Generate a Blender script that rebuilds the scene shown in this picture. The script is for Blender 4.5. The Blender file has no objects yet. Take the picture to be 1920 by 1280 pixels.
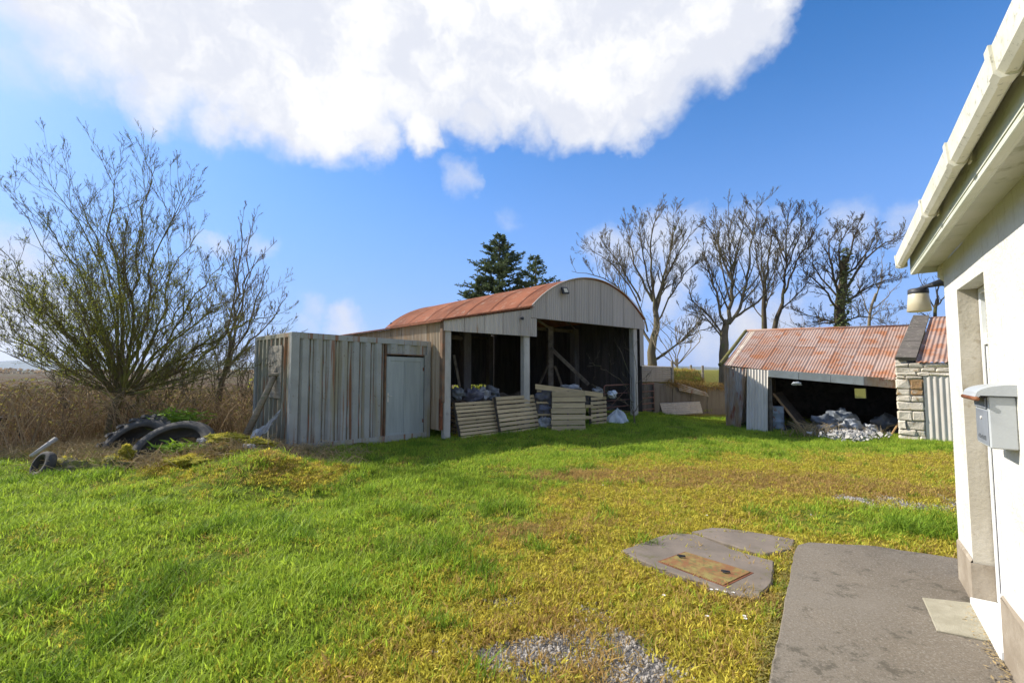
import bpy, math, random
import numpy as np
from mathutils import Vector, Matrix, noise
R = math.radians
scene = bpy.context.scene
COL = scene.collection
# ------------------------------------------------------------------ camera, world, sun
F, PITCH, CH = 861.0, math.atan(53/861), 1.8
cd = bpy.data.cameras.new('camera'); cam = bpy.data.objects.new('camera', cd); COL.objects.link(cam)
cd.sensor_width = 36; cd.lens = 36*F/1920; cd.clip_start = .05; cd.clip_end = 9000
cam.location = (0, 0, CH); cam.rotation_euler = (R(90)+PITCH, 0, 0)
scene.camera = cam
SUN_EL, SUN_TH = R(37), R(18)
SD = Vector((-math.cos(SUN_TH)*math.cos(SUN_EL), math.sin(SUN_TH)*math.cos(SUN_EL), math.sin(SUN_EL)))
sl = bpy.data.lights.new('sun', 'SUN'); sl.energy = 4.7; sl.angle = R(.5); sl.color = (1, .95, .87)
so = bpy.data.objects.new('sun', sl); COL.objects.link(so); so.location = (-20, 8, 20)
so.rotation_euler = SD.to_track_quat('Z', 'Y').to_euler()
scene.view_settings.view_transform = 'Standard'; scene.view_settings.look = 'None'
scene.view_settings.gamma = 1; scene.view_settings.use_curve_mapping = False
scene.view_settings.exposure = 0.6
scene.render.engine = 'CYCLES'
scene.cycles.transparent_max_bounces = 8

def ray(px, py):
    u = (px-960)/F; v = (640-py)/F
    return Vector((u, math.cos(PITCH)-v*math.sin(PITCH), math.sin(PITCH)+v*math.cos(PITCH)))
def G(px, py, z=0.0):
    r = ray(px, py); t = (z-CH)/r.z
    return Vector((r.x*t, r.y*t, z))
def D(px, py, y):
    r = ray(px, py); t = y/r.y
    return Vector((r.x*t, y, CH+r.z*t))

class NT:
    def __init__(s, tree):
        s.t = tree; s.t.nodes.clear()
    def n(s, typ, props=None, **ins):
        nd = s.t.nodes.new(typ)
        for k, v in (props or {}).items(): setattr(nd, k, v)
        for k, v in ins.items():
            key = int(k[1:]) if k[0] == '_' and k[1:].isdigit() else k.replace('_', ' ')
            s.set(nd.inputs[key], v)
        return nd
    def set(s, sock, v):
        if isinstance(v, bpy.types.NodeSocket): s.t.links.new(v, sock)
        elif isinstance(v, bpy.types.Node): s.t.links.new(v.outputs[0], sock)
        else:
            if isinstance(v, (tuple, list)) and len(v) == 3 and sock.type == 'RGBA': v = (*v, 1)
            sock.default_value = v
    def math(s, op, a, b=0.0, clamp=False):
        return s.n('ShaderNodeMath', dict(operation=op, use_clamp=clamp), _0=a, _1=b).outputs[0]
    def vmath(s, op, a, b=(0, 0, 0)):
        nd = s.n('ShaderNodeVectorMath', dict(operation=op), _0=a, _1=b)
        return nd.outputs['Value'] if op in ('DOT_PRODUCT', 'LENGTH') else nd.outputs[0]
    def noise(s, vec, scale, detail=4, rough=.6, col=False):
        nd = s.n('ShaderNodeTexNoise', None, Vector=vec, Scale=scale, Detail=detail, Roughness=rough)
        return nd.outputs['Color' if col else 0]
    def sstep(s, v, a, b, lo=0., hi=1.):
        nd = s.n('ShaderNodeMapRange', dict(interpolation_type='SMOOTHSTEP'), _0=v, _1=a, _2=b, _3=lo, _4=hi)
        return nd.outputs[0]
    def lin(s, v, a, b, lo=0., hi=1.):
        return s.n('ShaderNodeMapRange', None, _0=v, _1=a, _2=b, _3=lo, _4=hi).outputs[0]
    def mix(s, f, a, b):
        nd = s.t.nodes.new('ShaderNodeMix'); nd.data_type = 'RGBA'
        s.set(nd.inputs[0], f); s.set(nd.inputs[6], a); s.set(nd.inputs[7], b)
        return nd.outputs[2]
    def scale(s, vec, sc):
        return s.n('ShaderNodeMapping', None, Vector=vec, Scale=sc).outputs[0]

def world():
    w = bpy.data.worlds.new('World'); scene.world = w; w.use_nodes = True
    t = NT(w.node_tree)
    sky = t.n('ShaderNodeTexSky', dict(sky_type='NISHITA', sun_disc=False, sun_elevation=SUN_EL,
              sun_rotation=math.atan2(SD.x, SD.y), air_density=1.0, dust_density=.5, ozone_density=2.5, altitude=50))
    hs = t.n('ShaderNodeHueSaturation', None, Hue=.505, Saturation=1.36, Value=1.36, Color=sky)
    geo = t.n('ShaderNodeTexCoord')
    d = t.vmath('NORMALIZE', geo.outputs['Generated'])
    n1 = t.noise(d, 3.2, 6, .58, True)
    n2 = t.noise(d, 11, 6, .6, True)
    p = t.vmath('ADD', d, t.vmath('MULTIPLY', t.vmath('SUBTRACT', n1, (.5, .5, .5)), (.16, .16, .13)))
    p = t.vmath('ADD', p, t.vmath('MULTIPLY', t.vmath('SUBTRACT', n2, (.5, .5, .5)), (.10, .10, .08)))
    p = t.vmath('NORMALIZE', p)
    blobs = [(200, -120, 200, 1), (420, -60, 240, 1), (600, 60, 215, 1), (800, 30, 230, 1), (990, 10, 225, 1), (1160, 30, 200, 1),
             (1290, -10, 160, 1), (1380, -10, 110, 1), (620, 190, 120, 1), (540, 130, 130, 1), (800, 250, 60, .8), (1100, 150, 120, 1), (960, 180, 80, .8), (700, 250, 70, .6), (900, 235, 60, .6), (1010, 230, 60, .5), (1170, 215, 60, .6), (420, 190, 60, .5), (310, 130, 80, .6),
             (600, -400, 420, 1), (1100, -420, 380, 1), (150, -400, 260, .9),
             (865, 345, 48, .30), (400, 456, 38, .32), (482, 455, 34, .26), (962, 412, 36, .16), (600, 586, 42, .26), (670, 608, 50, .42), (585, 622, 34, .3), (380, 470, 26, .2),
             (30, 575, 110, .5), (-60, 610, 170, .6), (90, 640, 70, .4), (30, 90, 70, .22), (1165, 470, 75, .38), (1230, 440, 80, .42), (1300, 470, 95, .42), (1390, 450, 80, .36), (1460, 480, 80, .34),
             (1408, 618, 55, .55), (1575, 430, 60, .3), (1700, 430, 55, .30), (1250, 560, 80, .38), (1330, 640, 75, .42), (1470, 610, 70, .38), (1560, 560, 70, .25)]
    dirs = [(ray(a, b).normalized(), math.atan(r/F*.93), s) for a, b, r, s in blobs]
    rr = random.Random(5)
    for i in range(16):
        az = R(75 + i*13.0) ; el = R(rr.uniform(6, 45))
        dirs.append((Vector((math.sin(az)*math.cos(el), math.cos(az)*math.cos(el), math.sin(el))), rr.uniform(.08, .3), .9))
    acc = None
    for v, a, s in dirs:
        dp = t.vmath('DOT_PRODUCT', p, tuple(v))
        m = t.lin(dp, math.cos(a), 1.0, 0., s)
        acc = m if acc is None else t.math('MAXIMUM', acc, m)
    n3 = t.noise(t.vmath('ADD', d, t.vmath('MULTIPLY', n1, (.15, .15, .15))), 14, 9, .66)
    dens = t.math('ADD', acc, t.math('MULTIPLY', t.math('SUBTRACT', n3, .5), .55))
    cov = t.sstep(dens, .0, .62)
    cov = t.math('MULTIPLY', cov, t.sstep(acc, .0, .12))
    shade = t.noise(d, 5, 5, .55)
    edge = t.sstep(dens, .15, .9)
    core = t.math('MULTIPLY', edge, t.sstep(t.noise(t.vmath('ADD', d, t.vmath('MULTIPLY', n2, (.12, .12, .12))), 6, 8, .62), .40, .58))
    ccol = t.mix(core, (5.35, 5.55, 6.15), (7.0, 7.0, 7.05))
    ccol = t.mix(t.math('MULTIPLY', t.sstep(t.n('ShaderNodeSeparateXYZ', None, Vector=d).outputs[2], .28, .10), .6), ccol, (4.6, 4.8, 5.6))
    # thin milky band towards the horizon
    z = t.n('ShaderNodeSeparateXYZ', None, Vector=d).outputs[2]
    sk = t.mix(t.sstep(z, .62, .0, 0., .86), hs.outputs[0], (1.55, 2.85, 6.6))
    col = t.mix(cov, sk, ccol)
    bg = t.n('ShaderNodeBackground', None, Color=col, Strength=.10)
    t.n('ShaderNodeOutputWorld', None, Surface=bg)
world()

# ------------------------------------------------------------------ object helpers
def tag(o, label=None, cat=None, group=None, kind=None):
    if label: o['label'] = label
    if cat: o['category'] = cat
    if group: o['group'] = group
    if kind: o['kind'] = kind
    return o
def mesh_obj(name, verts, faces, mat=None, parent=None, smooth=False, mats=None, midx=None):
    me = bpy.data.meshes.new(name)
    me.from_pydata([tuple(v) for v in verts], [], faces)
    for m in (mats or ([mat] if mat else [])): me.materials.append(m)
    if midx is not None: me.polygons.foreach_set('material_index', midx)
    if smooth: me.polygons.foreach_set('use_smooth', [True]*len(me.polygons))
    me.update()
    return link(name, me, parent)
def link(name, me, parent=None):
    o = bpy.data.objects.new(name, me); COL.objects.link(o)
    if parent: o.parent = parent
    return o
def empty(name, loc=(0, 0, 0), rz=0.):
    o = bpy.data.objects.new(name, None); COL.objects.link(o)
    o.empty_display_size = .2; o.location = loc; o.rotation_euler = (0, 0, rz); return o
def basis(o, org, ex, ey, ez):
    m = Matrix.Identity(4)
    for i, a in enumerate((ex, ey, ez)):
        for j in range(3): m[j][i] = a[j]
    for j in range(3): m[j][3] = org[j]
    o.matrix_world = m
def copy_tree(o, parent=None):
    c = o.copy(); COL.objects.link(c)
    if parent: c.parent = parent
    for ch in o.children: copy_tree(ch, c)
    return c

class MB:
    "collects shapes into one mesh"
    def __init__(s): s.v = []; s.f = []
    def add(s, vs, fs):
        n = len(s.v); s.v += [Vector(v) for v in vs]; s.f += [tuple(i+n for i in f) for f in fs]; return s
    def box(s, a, b, bev=0., jit=0., rnd=random):
        a = Vector(a); b = Vector(b)
        x0, y0, z0 = (min(a[i], b[i]) for i in range(3)); x1, y1, z1 = (max(a[i], b[i]) for i in range(3))
        if bev <= 0:
            vs = [(x, y, z) for z in (z0, z1) for y in (y0, y1) for x in (x0, x1)]
            fs = [(0, 2, 3, 1), (4, 5, 7, 6), (0, 1, 5, 4), (2, 6, 7, 3), (0, 4, 6, 2), (1, 3, 7, 5)]
        else:
            e = min(bev, (x1-x0)*.45, (y1-y0)*.45, (z1-z0)*.45)
            vs = []
            for z, ez in ((z0, 1), (z1, -1)):
                for y, ey in ((y0, 1), (y1, -1)):
                    for x, ex in ((x0, 1), (x1, -1)):
                        vs += [(x, y+ey*e, z+ez*e), (x+ex*e, y, z+ez*e), (x+ex*e, y+ey*e, z)]
            def i(x, y, z, k): return ((z*2+y)*2+x)*3+k
            fs = [(i(0,0,0,0), i(0,0,1,0), i(0,1,1,0), i(0,1,0,0)), (i(1,0,0,0), i(1,1,0,0), i(1,1,1,0), i(1,0,1,0)),
                  (i(0,0,0,1), i(1,0,0,1), i(1,0,1,1), i(0,0,1,1)), (i(0,1,0,1), i(0,1,1,1), i(1,1,1,1), i(1,1,0,1)),
                  (i(0,0,0,2), i(0,1,0,2), i(1,1,0,2), i(1,0,0,2)), (i(0,0,1,2), i(1,0,1,2), i(1,1,1,2), i(0,1,1,2))]
            for z in (0, 1):
                for y in (0, 1): fs.append((i(0,y,z,1), i(1,y,z,1), i(1,y,z,2), i(0,y,z,2)))
                for x in (0, 1): fs.append((i(x,0,z,0), i(x,1,z,0), i(x,1,z,2), i(x,0,z,2)))
            for y in (0, 1):
                for x in (0, 1): fs.append((i(x,y,0,0), i(x,y,1,0), i(x,y,1,1), i(x,y,0,1)))
            for x in (0, 1):
                for y in (0, 1):
                    for z in (0, 1): fs.append((i(x,y,z,0), i(x,y,z,1), i(x,y,z,2)))
        if jit: vs = [Vector(v)+Vector([rnd.uniform(-jit, jit) for _ in range(3)]) for v in vs]
        return s.add(vs, fs)
    def tube(s, pts, r, sides=6, cap=True):
        pts = [Vector(p) for p in pts]; n = len(pts)
        rs = r if isinstance(r, (list, tuple)) else [r]*n
        vs = []; fs = []
        t = (pts[1]-pts[0]).normalized(); u = t.cross(Vector((.3, .5, .81))).normalized()
        for i, p in enumerate(pts):
            t = ((pts[min(i+1, n-1)]-pts[max(i-1, 0)])).normalized()
            u = (u - t*u.dot(t)).normalized(); w = t.cross(u)
            for k in range(sides):
                a = 2*math.pi*k/sides
                vs.append(p + (u*math.cos(a)+w*math.sin(a))*rs[i])
        for i in range(n-1):
            for k in range(sides):
                k2 = (k+1) % sides
                fs.append((i*sides+k, i*sides+k2, (i+1)*sides+k2, (i+1)*sides+k))
        if cap: fs += [tuple(range(sides))[::-1], tuple(range((n-1)*sides, n*sides))]
        return s.add(vs, fs)
    def quadbox(s, p, th):
        "slab from four corners (in order), thickness th along normal"
        p = [Vector(q) for q in p]; nn = (p[1]-p[0]).cross(p[3]-p[0]).normalized()*th
        return s.add(p+[q+nn for q in p], [(0, 3, 2, 1), (4, 5, 6, 7), (0, 1, 5, 4), (1, 2, 6, 5), (2, 3, 7, 6), (3, 0, 4, 7)])
    def lathe(s, prof, org=(0, 0, 0), sides=20):
        o = Vector(org); vs = []; fs = []; n = len(prof)
        for r, z in prof:
            for k in range(sides):
                a = 2*math.pi*k/sides; vs.append(o+Vector((r*math.cos(a), r*math.sin(a), z)))
        for i in range(n-1):
            for k in range(sides):
                k2 = (k+1) % sides; fs.append((i*sides+k, i*sides+k2, (i+1)*sides+k2, (i+1)*sides+k))
        fs += [tuple(range(sides))[::-1], tuple(range((n-1)*sides, n*sides))]
        return s.add(vs, fs)
    def build(s, name, mat, parent=None, smooth=False): return mesh_obj(name, s.v, s.f, mat, parent, smooth)

def grid(nu, nv, fn):
    vs = [fn(i/nu, j/nv) for j in range(nv+1) for i in range(nu+1)]
    fs = [(j*(nu+1)+i, j*(nu+1)+i+1, (j+1)*(nu+1)+i+1, (j+1)*(nu+1)+i) for j in range(nv) for i in range(nu)]
    return vs, fs
def corr(waves, nv, fn, amp, per=6):
    "corrugated sheet: fn(u, v) -> (point, normal); sine profile across u"
    nu = max(2, int(waves*per))
    def g(u, v):
        p, n = fn(u, v); return p + n*(amp*math.cos(2*math.pi*waves*u))
    return grid(nu, nv, g)
def patch(c00, c10, c11, c01):
    c00, c10, c11, c01 = map(Vector, (c00, c10, c11, c01))
    n = (c10-c00).cross(c01-c00).normalized()
    def f(u, v): return (c00*(1-u)+c10*u)*(1-v) + (c01*(1-u)+c11*u)*v, n
    return f
def lump(rad, seed, sc=(1, 1, 1), amp=.25, n=10, m=7):
    rn = random.Random(seed); off = Vector((rn.random()*50, rn.random()*50, 0)); vs = []; fs = []
    for j in range(m+1):
        th = math.pi*j/m
        for i in range(n):
            ph = 2*math.pi*i/n
            d = Vector((math.sin(th)*math.cos(ph), math.sin(th)*math.sin(ph), math.cos(th)))
            k = rad*(1+amp*noise.noise(d*1.7+off)*2 + amp*.5*noise.noise(d*4+off))
            vs.append(Vector((d.x*k*sc[0], d.y*k*sc[1], d.z*k*sc[2])))
    for j in range(m):
        for i in range(n):
            i2 = (i+1) % n; fs.append((j*n+i, (j+1)*n+i, (j+1)*n+i2, j*n+i2))
    return vs, fs

# ------------------------------------------------------------------ materials
def mat(name, fn, rough=.85, spec=.3, metal=0.):
    m = bpy.data.materials.new(name); m.use_nodes = True; t = NT(m.node_tree)
    pos = t.n('ShaderNodeTexCoord').outputs['Object']
    rnd = t.n('ShaderNodeObjectInfo').outputs['Random']
    r = fn(t, pos, rnd)
    col, bump = (r if isinstance(r, tuple) else (r, None))[:2]
    ex = r[2] if isinstance(r, tuple) and len(r) > 2 else {}
    b = t.n('ShaderNodeBsdfPrincipled', None, Base_Color=col, Roughness=ex.get('rough', rough), Metallic=ex.get('metal', metal))
    b.inputs['Specular IOR Level'].default_value = spec
    if bump is not None:
        bn = t.n('ShaderNodeBump', None, Height=bump, Strength=ex.get('bs', .5), Distance=ex.get('bd', .01))
        t.set(b.inputs['Normal'], bn)
    out = b.outputs[0]
    if 'trans' in ex:
        tr = t.n('ShaderNodeBsdfTranslucent', None, Color=ex['transcol'])
        out = t.n('ShaderNodeMixShader', None, _0=ex['trans'], _1=out, _2=tr).outputs[0]
    t.n('ShaderNodeOutputMaterial', None, Surface=out)
    return m
def offs(t, pos, rnd, k=37.):  # de-correlate texture between objects
    return t.vmath('ADD', pos, t.n('ShaderNodeCombineXYZ', None, X=t.math('MULTIPLY', rnd, k), Y=t.math('MULTIPLY', rnd, k*.7), Z=t.math('MULTIPLY', rnd, k*.3)).outputs[0])
def two(c1, c2, sc=6., dt=5, lo=.35, hi=.65, st=(1, 1, 1), rv=.15, bsc=None, bs=.4, bd=.01):
    def f(t, pos, rnd):
        p = offs(t, pos, rnd); n = t.noise(t.scale(p, st), sc, dt)
        c = t.mix(t.sstep(n, lo, hi), c1, c2)
        if rv:
            v = t.lin(rnd, 0, 1, 1-rv, 1+rv); c = t.n('ShaderNodeHueSaturation', None, Value=v, Color=c).outputs[0]
        b = t.noise(t.scale(p, st), bsc or sc*5, 5)
        return c, b, dict(bs=bs, bd=bd)
    return f
def three(c1, c2, c3, sc1, sc2, a=(.4, .6), b=(.5, .65), st=(1, 1, 1), rv=.12, bs=.4, bsc=30, bd=.006):
    def f(t, pos, rnd):
        p = offs(t, pos, rnd)
        c = t.mix(t.sstep(t.noise(t.scale(p, st), sc1, 5), *a), c1, c2)
        c = t.mix(t.sstep(t.noise(t.scale(t.vmath('ADD', p, (9, 4, 2)), st), sc2, 6, .68), *b), c, c3)
        v = t.lin(rnd, 0, 1, 1-rv, 1+rv); c = t.n('ShaderNodeHueSaturation', None, Value=v, Color=c).outputs[0]
        return c, t.noise(p, bsc, 5), dict(bs=bs, bd=bd)
    return f
M = {}
M['sheet_grey'] = mat('sheet_grey', three((.44, .395, .35), (.40, .36, .32), (.31, .24, .19), 1.0, .9, (.3, .7), (.62, .85), (1.5, 1.5, .5), .06, .25, 20), .62, .3)
M['sheet_lean'] = mat('sheet_lean', three((.49, .44, .385), (.41, .37, .325), (.27, .18, .11), 1.6, 2.2, (.35, .65), (.60, .72), (5, 5, .3), .14, .25, 20), .62, .3)
M['sheet_tan'] = mat('sheet_tan', three((.44, .36, .26), (.30, .22, .13), (.42, .24, .10), 2, 1.4, (.3, .65), (.5, .7), (4, 4, .3), .10, .25, 20), .7, .25)
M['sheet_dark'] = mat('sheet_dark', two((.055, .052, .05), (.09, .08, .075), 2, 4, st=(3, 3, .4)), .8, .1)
M['rust_roof'] = mat('rust_roof', three((.375, .14, .07), (.26, .095, .05), (.42, .27, .185), 1.2, 2.4, (.35, .7), (.53, .72), (1.4, 1.4, 1.4), .16, .3, 25), .8, .2)
M['rust_pink'] = mat('rust_pink', three((.39, .285, .235), (.34, .215, .16), (.36, .155, .08), .9, 1.5, (.35, .7), (.44, .66), (1, 1, 1), .06, .3, 25), .92, .08)
M['rusty_sheet'] = mat('rusty_sheet', three((.40, .37, .33), (.34, .22, .12), (.25, .09, .04), .9, 1.6, (.35, .6), (.52, .66), (3, 3, .7), .1, .3, 25), .75, .3)
M['galv'] = mat('galv', three((.68, .635, .56), (.58, .53, .46), (.36, .27, .19), 2, 3, (.35, .65), (.62, .8), (3, 3, .5), .1, .2, 20), .8, .15)
def cont(t, pos, rnd):
    p = offs(t, pos, rnd)
    c = t.mix(t.sstep(t.noise(p, 2.2, 5), .35, .7), (.28, .285, .26), (.335, .34, .315))
    c = t.mix(t.sstep(t.noise(t.scale(p, (5, 5, .4)), 1.1, 4, .5), .50, .66, 0, .7), c, (.27, .235, .13))
    streak = t.noise(t.scale(p, (6, 6, .22)), 1.0, 5, .6)
    c = t.mix(t.sstep(streak, .57, .64, 0, .9), c, (.22, .095, .04))
    c = t.mix(t.sstep(t.noise(p, 12, 6, .78), .62, .66), c, (.14, .06, .03))
    return c, t.noise(p, 25, 4), dict(bs=.2, bd=.004)
M['container'] = mat('container', cont, .6, .35)
M['grime_shade'] = mat('grime_shade', three((.13, .10, .055), (.10, .09, .06), (.20, .08, .04), 5, 4, (.35, .65), (.5, .6)), .85, .1)
M['door_paint'] = mat('door_paint', three((.33, .36, .345), (.27, .30, .285), (.15, .16, .13), 1.6, 4, (.35, .65), (.6, .75), (4, 4, .5), .05, .15, 20), .5, .4)
M['container_end'] = mat('container_end', three((.28, .27, .21), (.20, .20, .15), (.24, .11, .05), 2, 2, (.35, .65), (.5, .66), (5, 5, .4), .1, .3, 20), .75, .2)
M['rust'] = mat('rust', three((.20, .075, .035), (.12, .045, .025), (.27, .12, .06), 4, 9, (.35, .65), (.5, .65)), .85, .2)
M['rust_brown'] = mat('rust_brown', three((.24, .16, .10), (.17, .11, .07), (.27, .13, .07), 3, 6), .85, .15)
M['gate'] = mat('gate', three((.17, .08, .06), (.13, .065, .05), (.20, .11, .08), 4, 9), .8, .25)
M['concrete'] = mat('concrete', three((.48, .455, .41), (.38, .36, .32), (.22, .21, .18), 2, 5, (.35, .65), (.58, .75), (2, 2, .7), .08, .5, 40), .9, .2)
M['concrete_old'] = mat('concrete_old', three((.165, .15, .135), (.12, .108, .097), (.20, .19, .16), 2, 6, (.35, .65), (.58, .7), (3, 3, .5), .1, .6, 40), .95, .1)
def slabf(t, pos, rnd):
    n = t.noise(pos, 1.6, 5); c = t.mix(t.sstep(n, .3, .7), (.21, .176, .134), (.145, .12, .089))
    c = t.mix(t.sstep(t.noise(pos, 62, 6, .85), .50, .62, 0, .7), c, (.34, .31, .26))
    c = t.mix(t.sstep(t.noise(pos, .8, 6, .65), .42, .62, 0, .7), c, (.235, .205, .165))
    c = t.mix(t.sstep(t.noise(pos, 80, 4, .85), .54, .62, 0, .7), c, (.075, .066, .055))
    c = t.mix(t.sstep(t.noise(pos, 4.5, 8, .8), .54, .62, 0, .75), c, (.085, .075, .055))
    c = t.mix(t.sstep(t.noise(pos, 12, 7, .8), .66, .70, 0, .8), c, (.045, .04, .03))
    w = t.noise(t.n('ShaderNodeMapping', None, Vector=t.n('ShaderNodeMapping', None, Vector=pos, Rotation=(0, 0, -.62)).outputs[0], Scale=(46, 2.2, 1)).outputs[0], 1.0, 3, .6)
    c = t.mix(t.math('MULTIPLY', t.math('MULTIPLY', t.math('SUBTRACT', 1.0, w), t.noise(pos, 1.1, 2)), .30), c, (.08, .07, .06))
    h = t.math('ADD', t.math('MULTIPLY', w, .45), t.noise(pos, 55, 6, .75))
    return c, h, dict(bs=.7, bd=.010)
M['slab'] = mat('slab', slabf, .92, .2)
M['pad'] = mat('pad', three((.225, .185, .15), (.165, .138, .112), (.14, .125, .07), 3, 5, (.3, .7), (.58, .7), rv=.05, bs=.6, bsc=60, bd=.005), .93, .15)
def cover(t, pos, rnd):
    c = t.mix(t.sstep(t.noise(pos, 7, 6, .7), .35, .6), (.30, .25, .085), (.26, .12, .055))
    c = t.mix(t.sstep(t.noise(pos, 26, 5, .7), .52, .62), c, (.17, .165, .06))
    w = t.n('ShaderNodeTexWave', dict(wave_type='BANDS', bands_direction='Y'), Vector=pos, Scale=20, Distortion=.3).outputs[1]
    return c, w, dict(bs=.6, bd=.01)
M['cover'] = mat('cover', cover, .85, .2)
M['mat'] = mat('mat_rubber', two((.40, .365, .275), (.33, .30, .22), 9, 6, bsc=120, bs=.8, rv=.02), .9, .1)
def white(t, pos, rnd):
    c = t.mix(t.sstep(t.noise(pos, 1.7, 5), .4, .75), (.66, .645, .59), (.58, .555, .475))
    c = t.mix(t.sstep(t.noise(t.scale(pos, (3, 3, .6)), 5, 6, .75), .52, .70, 0, .6), c, (.44, .40, .30))
    c = t.mix(t.sstep(t.noise(pos, 24, 6, .8), .66, .72, 0, .6), c, (.40, .35, .27))
    return c, t.math('ADD', t.noise(pos, 9, 5), t.math('MULTIPLY', t.noise(pos, 45, 4), .5)), dict(bs=.8, bd=.02)
M['render'] = mat('house_render', white, .85, .2)
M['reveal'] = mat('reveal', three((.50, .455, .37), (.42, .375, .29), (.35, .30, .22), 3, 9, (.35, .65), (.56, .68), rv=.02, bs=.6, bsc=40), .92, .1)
M['plinth'] = mat('plinth', three((.34, .29, .225), (.26, .215, .16), (.44, .40, .32), 4, 7, (.35, .65), (.6, .7), rv=.02, bs=.6, bsc=40), .92, .15)
def gut(t, pos, rnd):
    c = t.mix(t.sstep(t.noise(pos, 3, 5), .35, .7), (.72, .69, .58), (.60, .58, .46))
    c = t.mix(t.sstep(t.noise(pos, 30, 6, .75), .56, .66, 0, .75), c, (.27, .26, .19))
    c = t.mix(t.sstep(t.noise(pos, 8, 7, .8), .58, .70, 0, .6), c, (.36, .36, .22))
    return c, t.noise(pos, 30, 3), dict(bs=.1)
M['gutter'] = mat('gutter_plastic', gut, .55, .35)
M['fascia'] = mat('fascia', three((.62, .62, .52), (.52, .54, .42), (.36, .37, .24), 2, 5, (.35, .65), (.55, .72), (1, 1, 4), .03, .1, 20), .65, .3)
M['pvc'] = mat('pvc', two((.80, .80, .78), (.74, .74, .70), 3, 4, rv=.02, bs=.03), .35, .5)
M['dark_gasket'] = mat('dark_gasket', two((.03, .03, .03), (.05, .04, .045), 5, rv=0), .6, .3)
M['letter'] = mat('letterbox_paint', two((.45, .47, .47), (.38, .40, .41), 4, 5, rv=.02, bs=.12, bsc=80), .45, .45)
M['letter_dark'] = mat('letterbox_front', two((.25, .27, .30), (.20, .215, .24), 5, 5, rv=.02, bs=.1), .4, .5)
M['print_grey'] = mat('print_grey', two((.10, .11, .12), (.16, .17, .18), 60, 4, rv=0), .6)
M['black'] = mat('black_metal', two((.025, .026, .03), (.05, .05, .055), 8, rv=0), .5, .4)
M['opal'] = mat('opal_shade', two((.68, .62, .46), (.60, .52, .36), 6, 5, rv=0, bs=.05), .35, .5)
M['slate'] = mat('slate', two((.12, .12, .13), (.18, .175, .17), 3, 5), .8)
M['lamp_glass'] = mat('lamp_glass', two((.42, .44, .40), (.30, .32, .30), 20, rv=0), .2, .6)
M['wood_pallet'] = mat('wood_pallet', three((.52, .40, .235), (.42, .325, .185), (.31, .27, .12), 2, 3, (.35, .65), (.55, .75), (1, 4, 8), .22, .5, 30), .85, .15)
M['wood_grey'] = mat('wood_grey', three((.30, .27, .22), (.22, .195, .155), (.13, .115, .09), 3, 6, (.35, .65), (.55, .7), (1, 1, 8), .1, .6, 30), .9, .15)
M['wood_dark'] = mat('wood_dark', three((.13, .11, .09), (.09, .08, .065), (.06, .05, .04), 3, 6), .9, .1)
M['wood_pole'] = mat('wood_pole', three((.33, .28, .21), (.25, .21, .15), (.19, .185, .11), 3, 6, st=(1, 1, 3)), .9, .15)
M['wood_new'] = mat('wood_new', three((.48, .30, .14), (.38, .22, .10), (.30, .2, .1), 3, 6), .8, .2)
M['timber_dim'] = mat('timber_dim', three((.17, .145, .115), (.12, .10, .08), (.08, .07, .055), 3, 6), .9, .1)
M['white_board'] = mat('white_board', three((.66, .64, .58), (.56, .53, .46), (.36, .28, .19), 3, 4, (.35, .65), (.6, .75)), .8, .2)
M['stone'] = mat('stone', three((.68, .61, .49), (.58, .51, .40), (.33, .215, .10), 3, 2.4, (.35, .65), (.56, .68), rv=.14, bs=.8, bsc=22, bd=.02), .93, .15)
M['stone_red'] = mat('sandstone', three((.34, .21, .10), (.27, .16, .08), (.40, .33, .24), 5, 6, rv=.14, bs=.8, bsc=22, bd=.02), .93, .15)
M['mortar'] = mat('mortar', two((.52, .48, .41), (.40, .37, .30), 9, 6, bs=.8, bsc=50), .95, .1)
M['coping'] = mat('coping', three((.17, .145, .12), (.12, .105, .085), (.30, .28, .20), 4, 9, (.35, .65), (.58, .66), bs=.7, bsc=40), .95, .1)
M['rubber'] = mat('rubber', three((.060, .056, .050), (.085, .078, .068), (.15, .13, .095), 3, 5, (.35, .65), (.56, .72), bs=.4, bsc=40), .8, .25)
M['plastic_white'] = mat('plastic_white', two((.60, .64, .66), (.48, .52, .55), 5, rv=.1, bs=.3), .45, .4)
M['plastic_grey'] = mat('plastic_grey', two((.16, .18, .20), (.08, .09, .10), 4, rv=.2, bs=.3), .5, .4)
M['plastic_pale'] = mat('plastic_pale', two((.34, .35, .35), (.20, .21, .22), 5, rv=.2, bs=.3), .5, .4)
M['plastic_blue'] = mat('plastic_blue', two((.14, .145, .18), (.09, .095, .12), 4, rv=.2, bs=.3), .5, .4)
M['drum'] = mat('drum', three((.26, .32, .37), (.20, .25, .29), (.22, .11, .06), 3, 5, (.35, .65), (.55, .65)), .6, .3)
M['moss'] = mat('moss', three((.30, .27, .030), (.21, .21, .025), (.36, .27, .06), 9, 30, (.35, .65), (.5, .66), bs=1, bsc=60, bd=.03), .95, .05)
M['mossy'] = mat('mossy_stone', three((.20, .19, .05), (.12, .115, .05), (.16, .13, .10), 5, 9, (.35, .65), (.5, .6), bs=.9, bsc=30, bd=.02), .95, .05)
def leafm(c1, c2, tr=.4, rv=.25):
    def f(t, pos, rnd):
        c = t.mix(t.noise(t.n('ShaderNodeNewGeometry').outputs['Position'], 3.5, 3), c1, c2)
        ran = t.n('ShaderNodeNewGeometry').outputs['Random Per Island']
        c = t.n('ShaderNodeHueSaturation', None, Value=t.lin(ran, 0, 1, 1-rv, 1+rv), Color=c).outputs[0]
        return c, None, dict(trans=tr, transcol=c)
    return f
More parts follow.
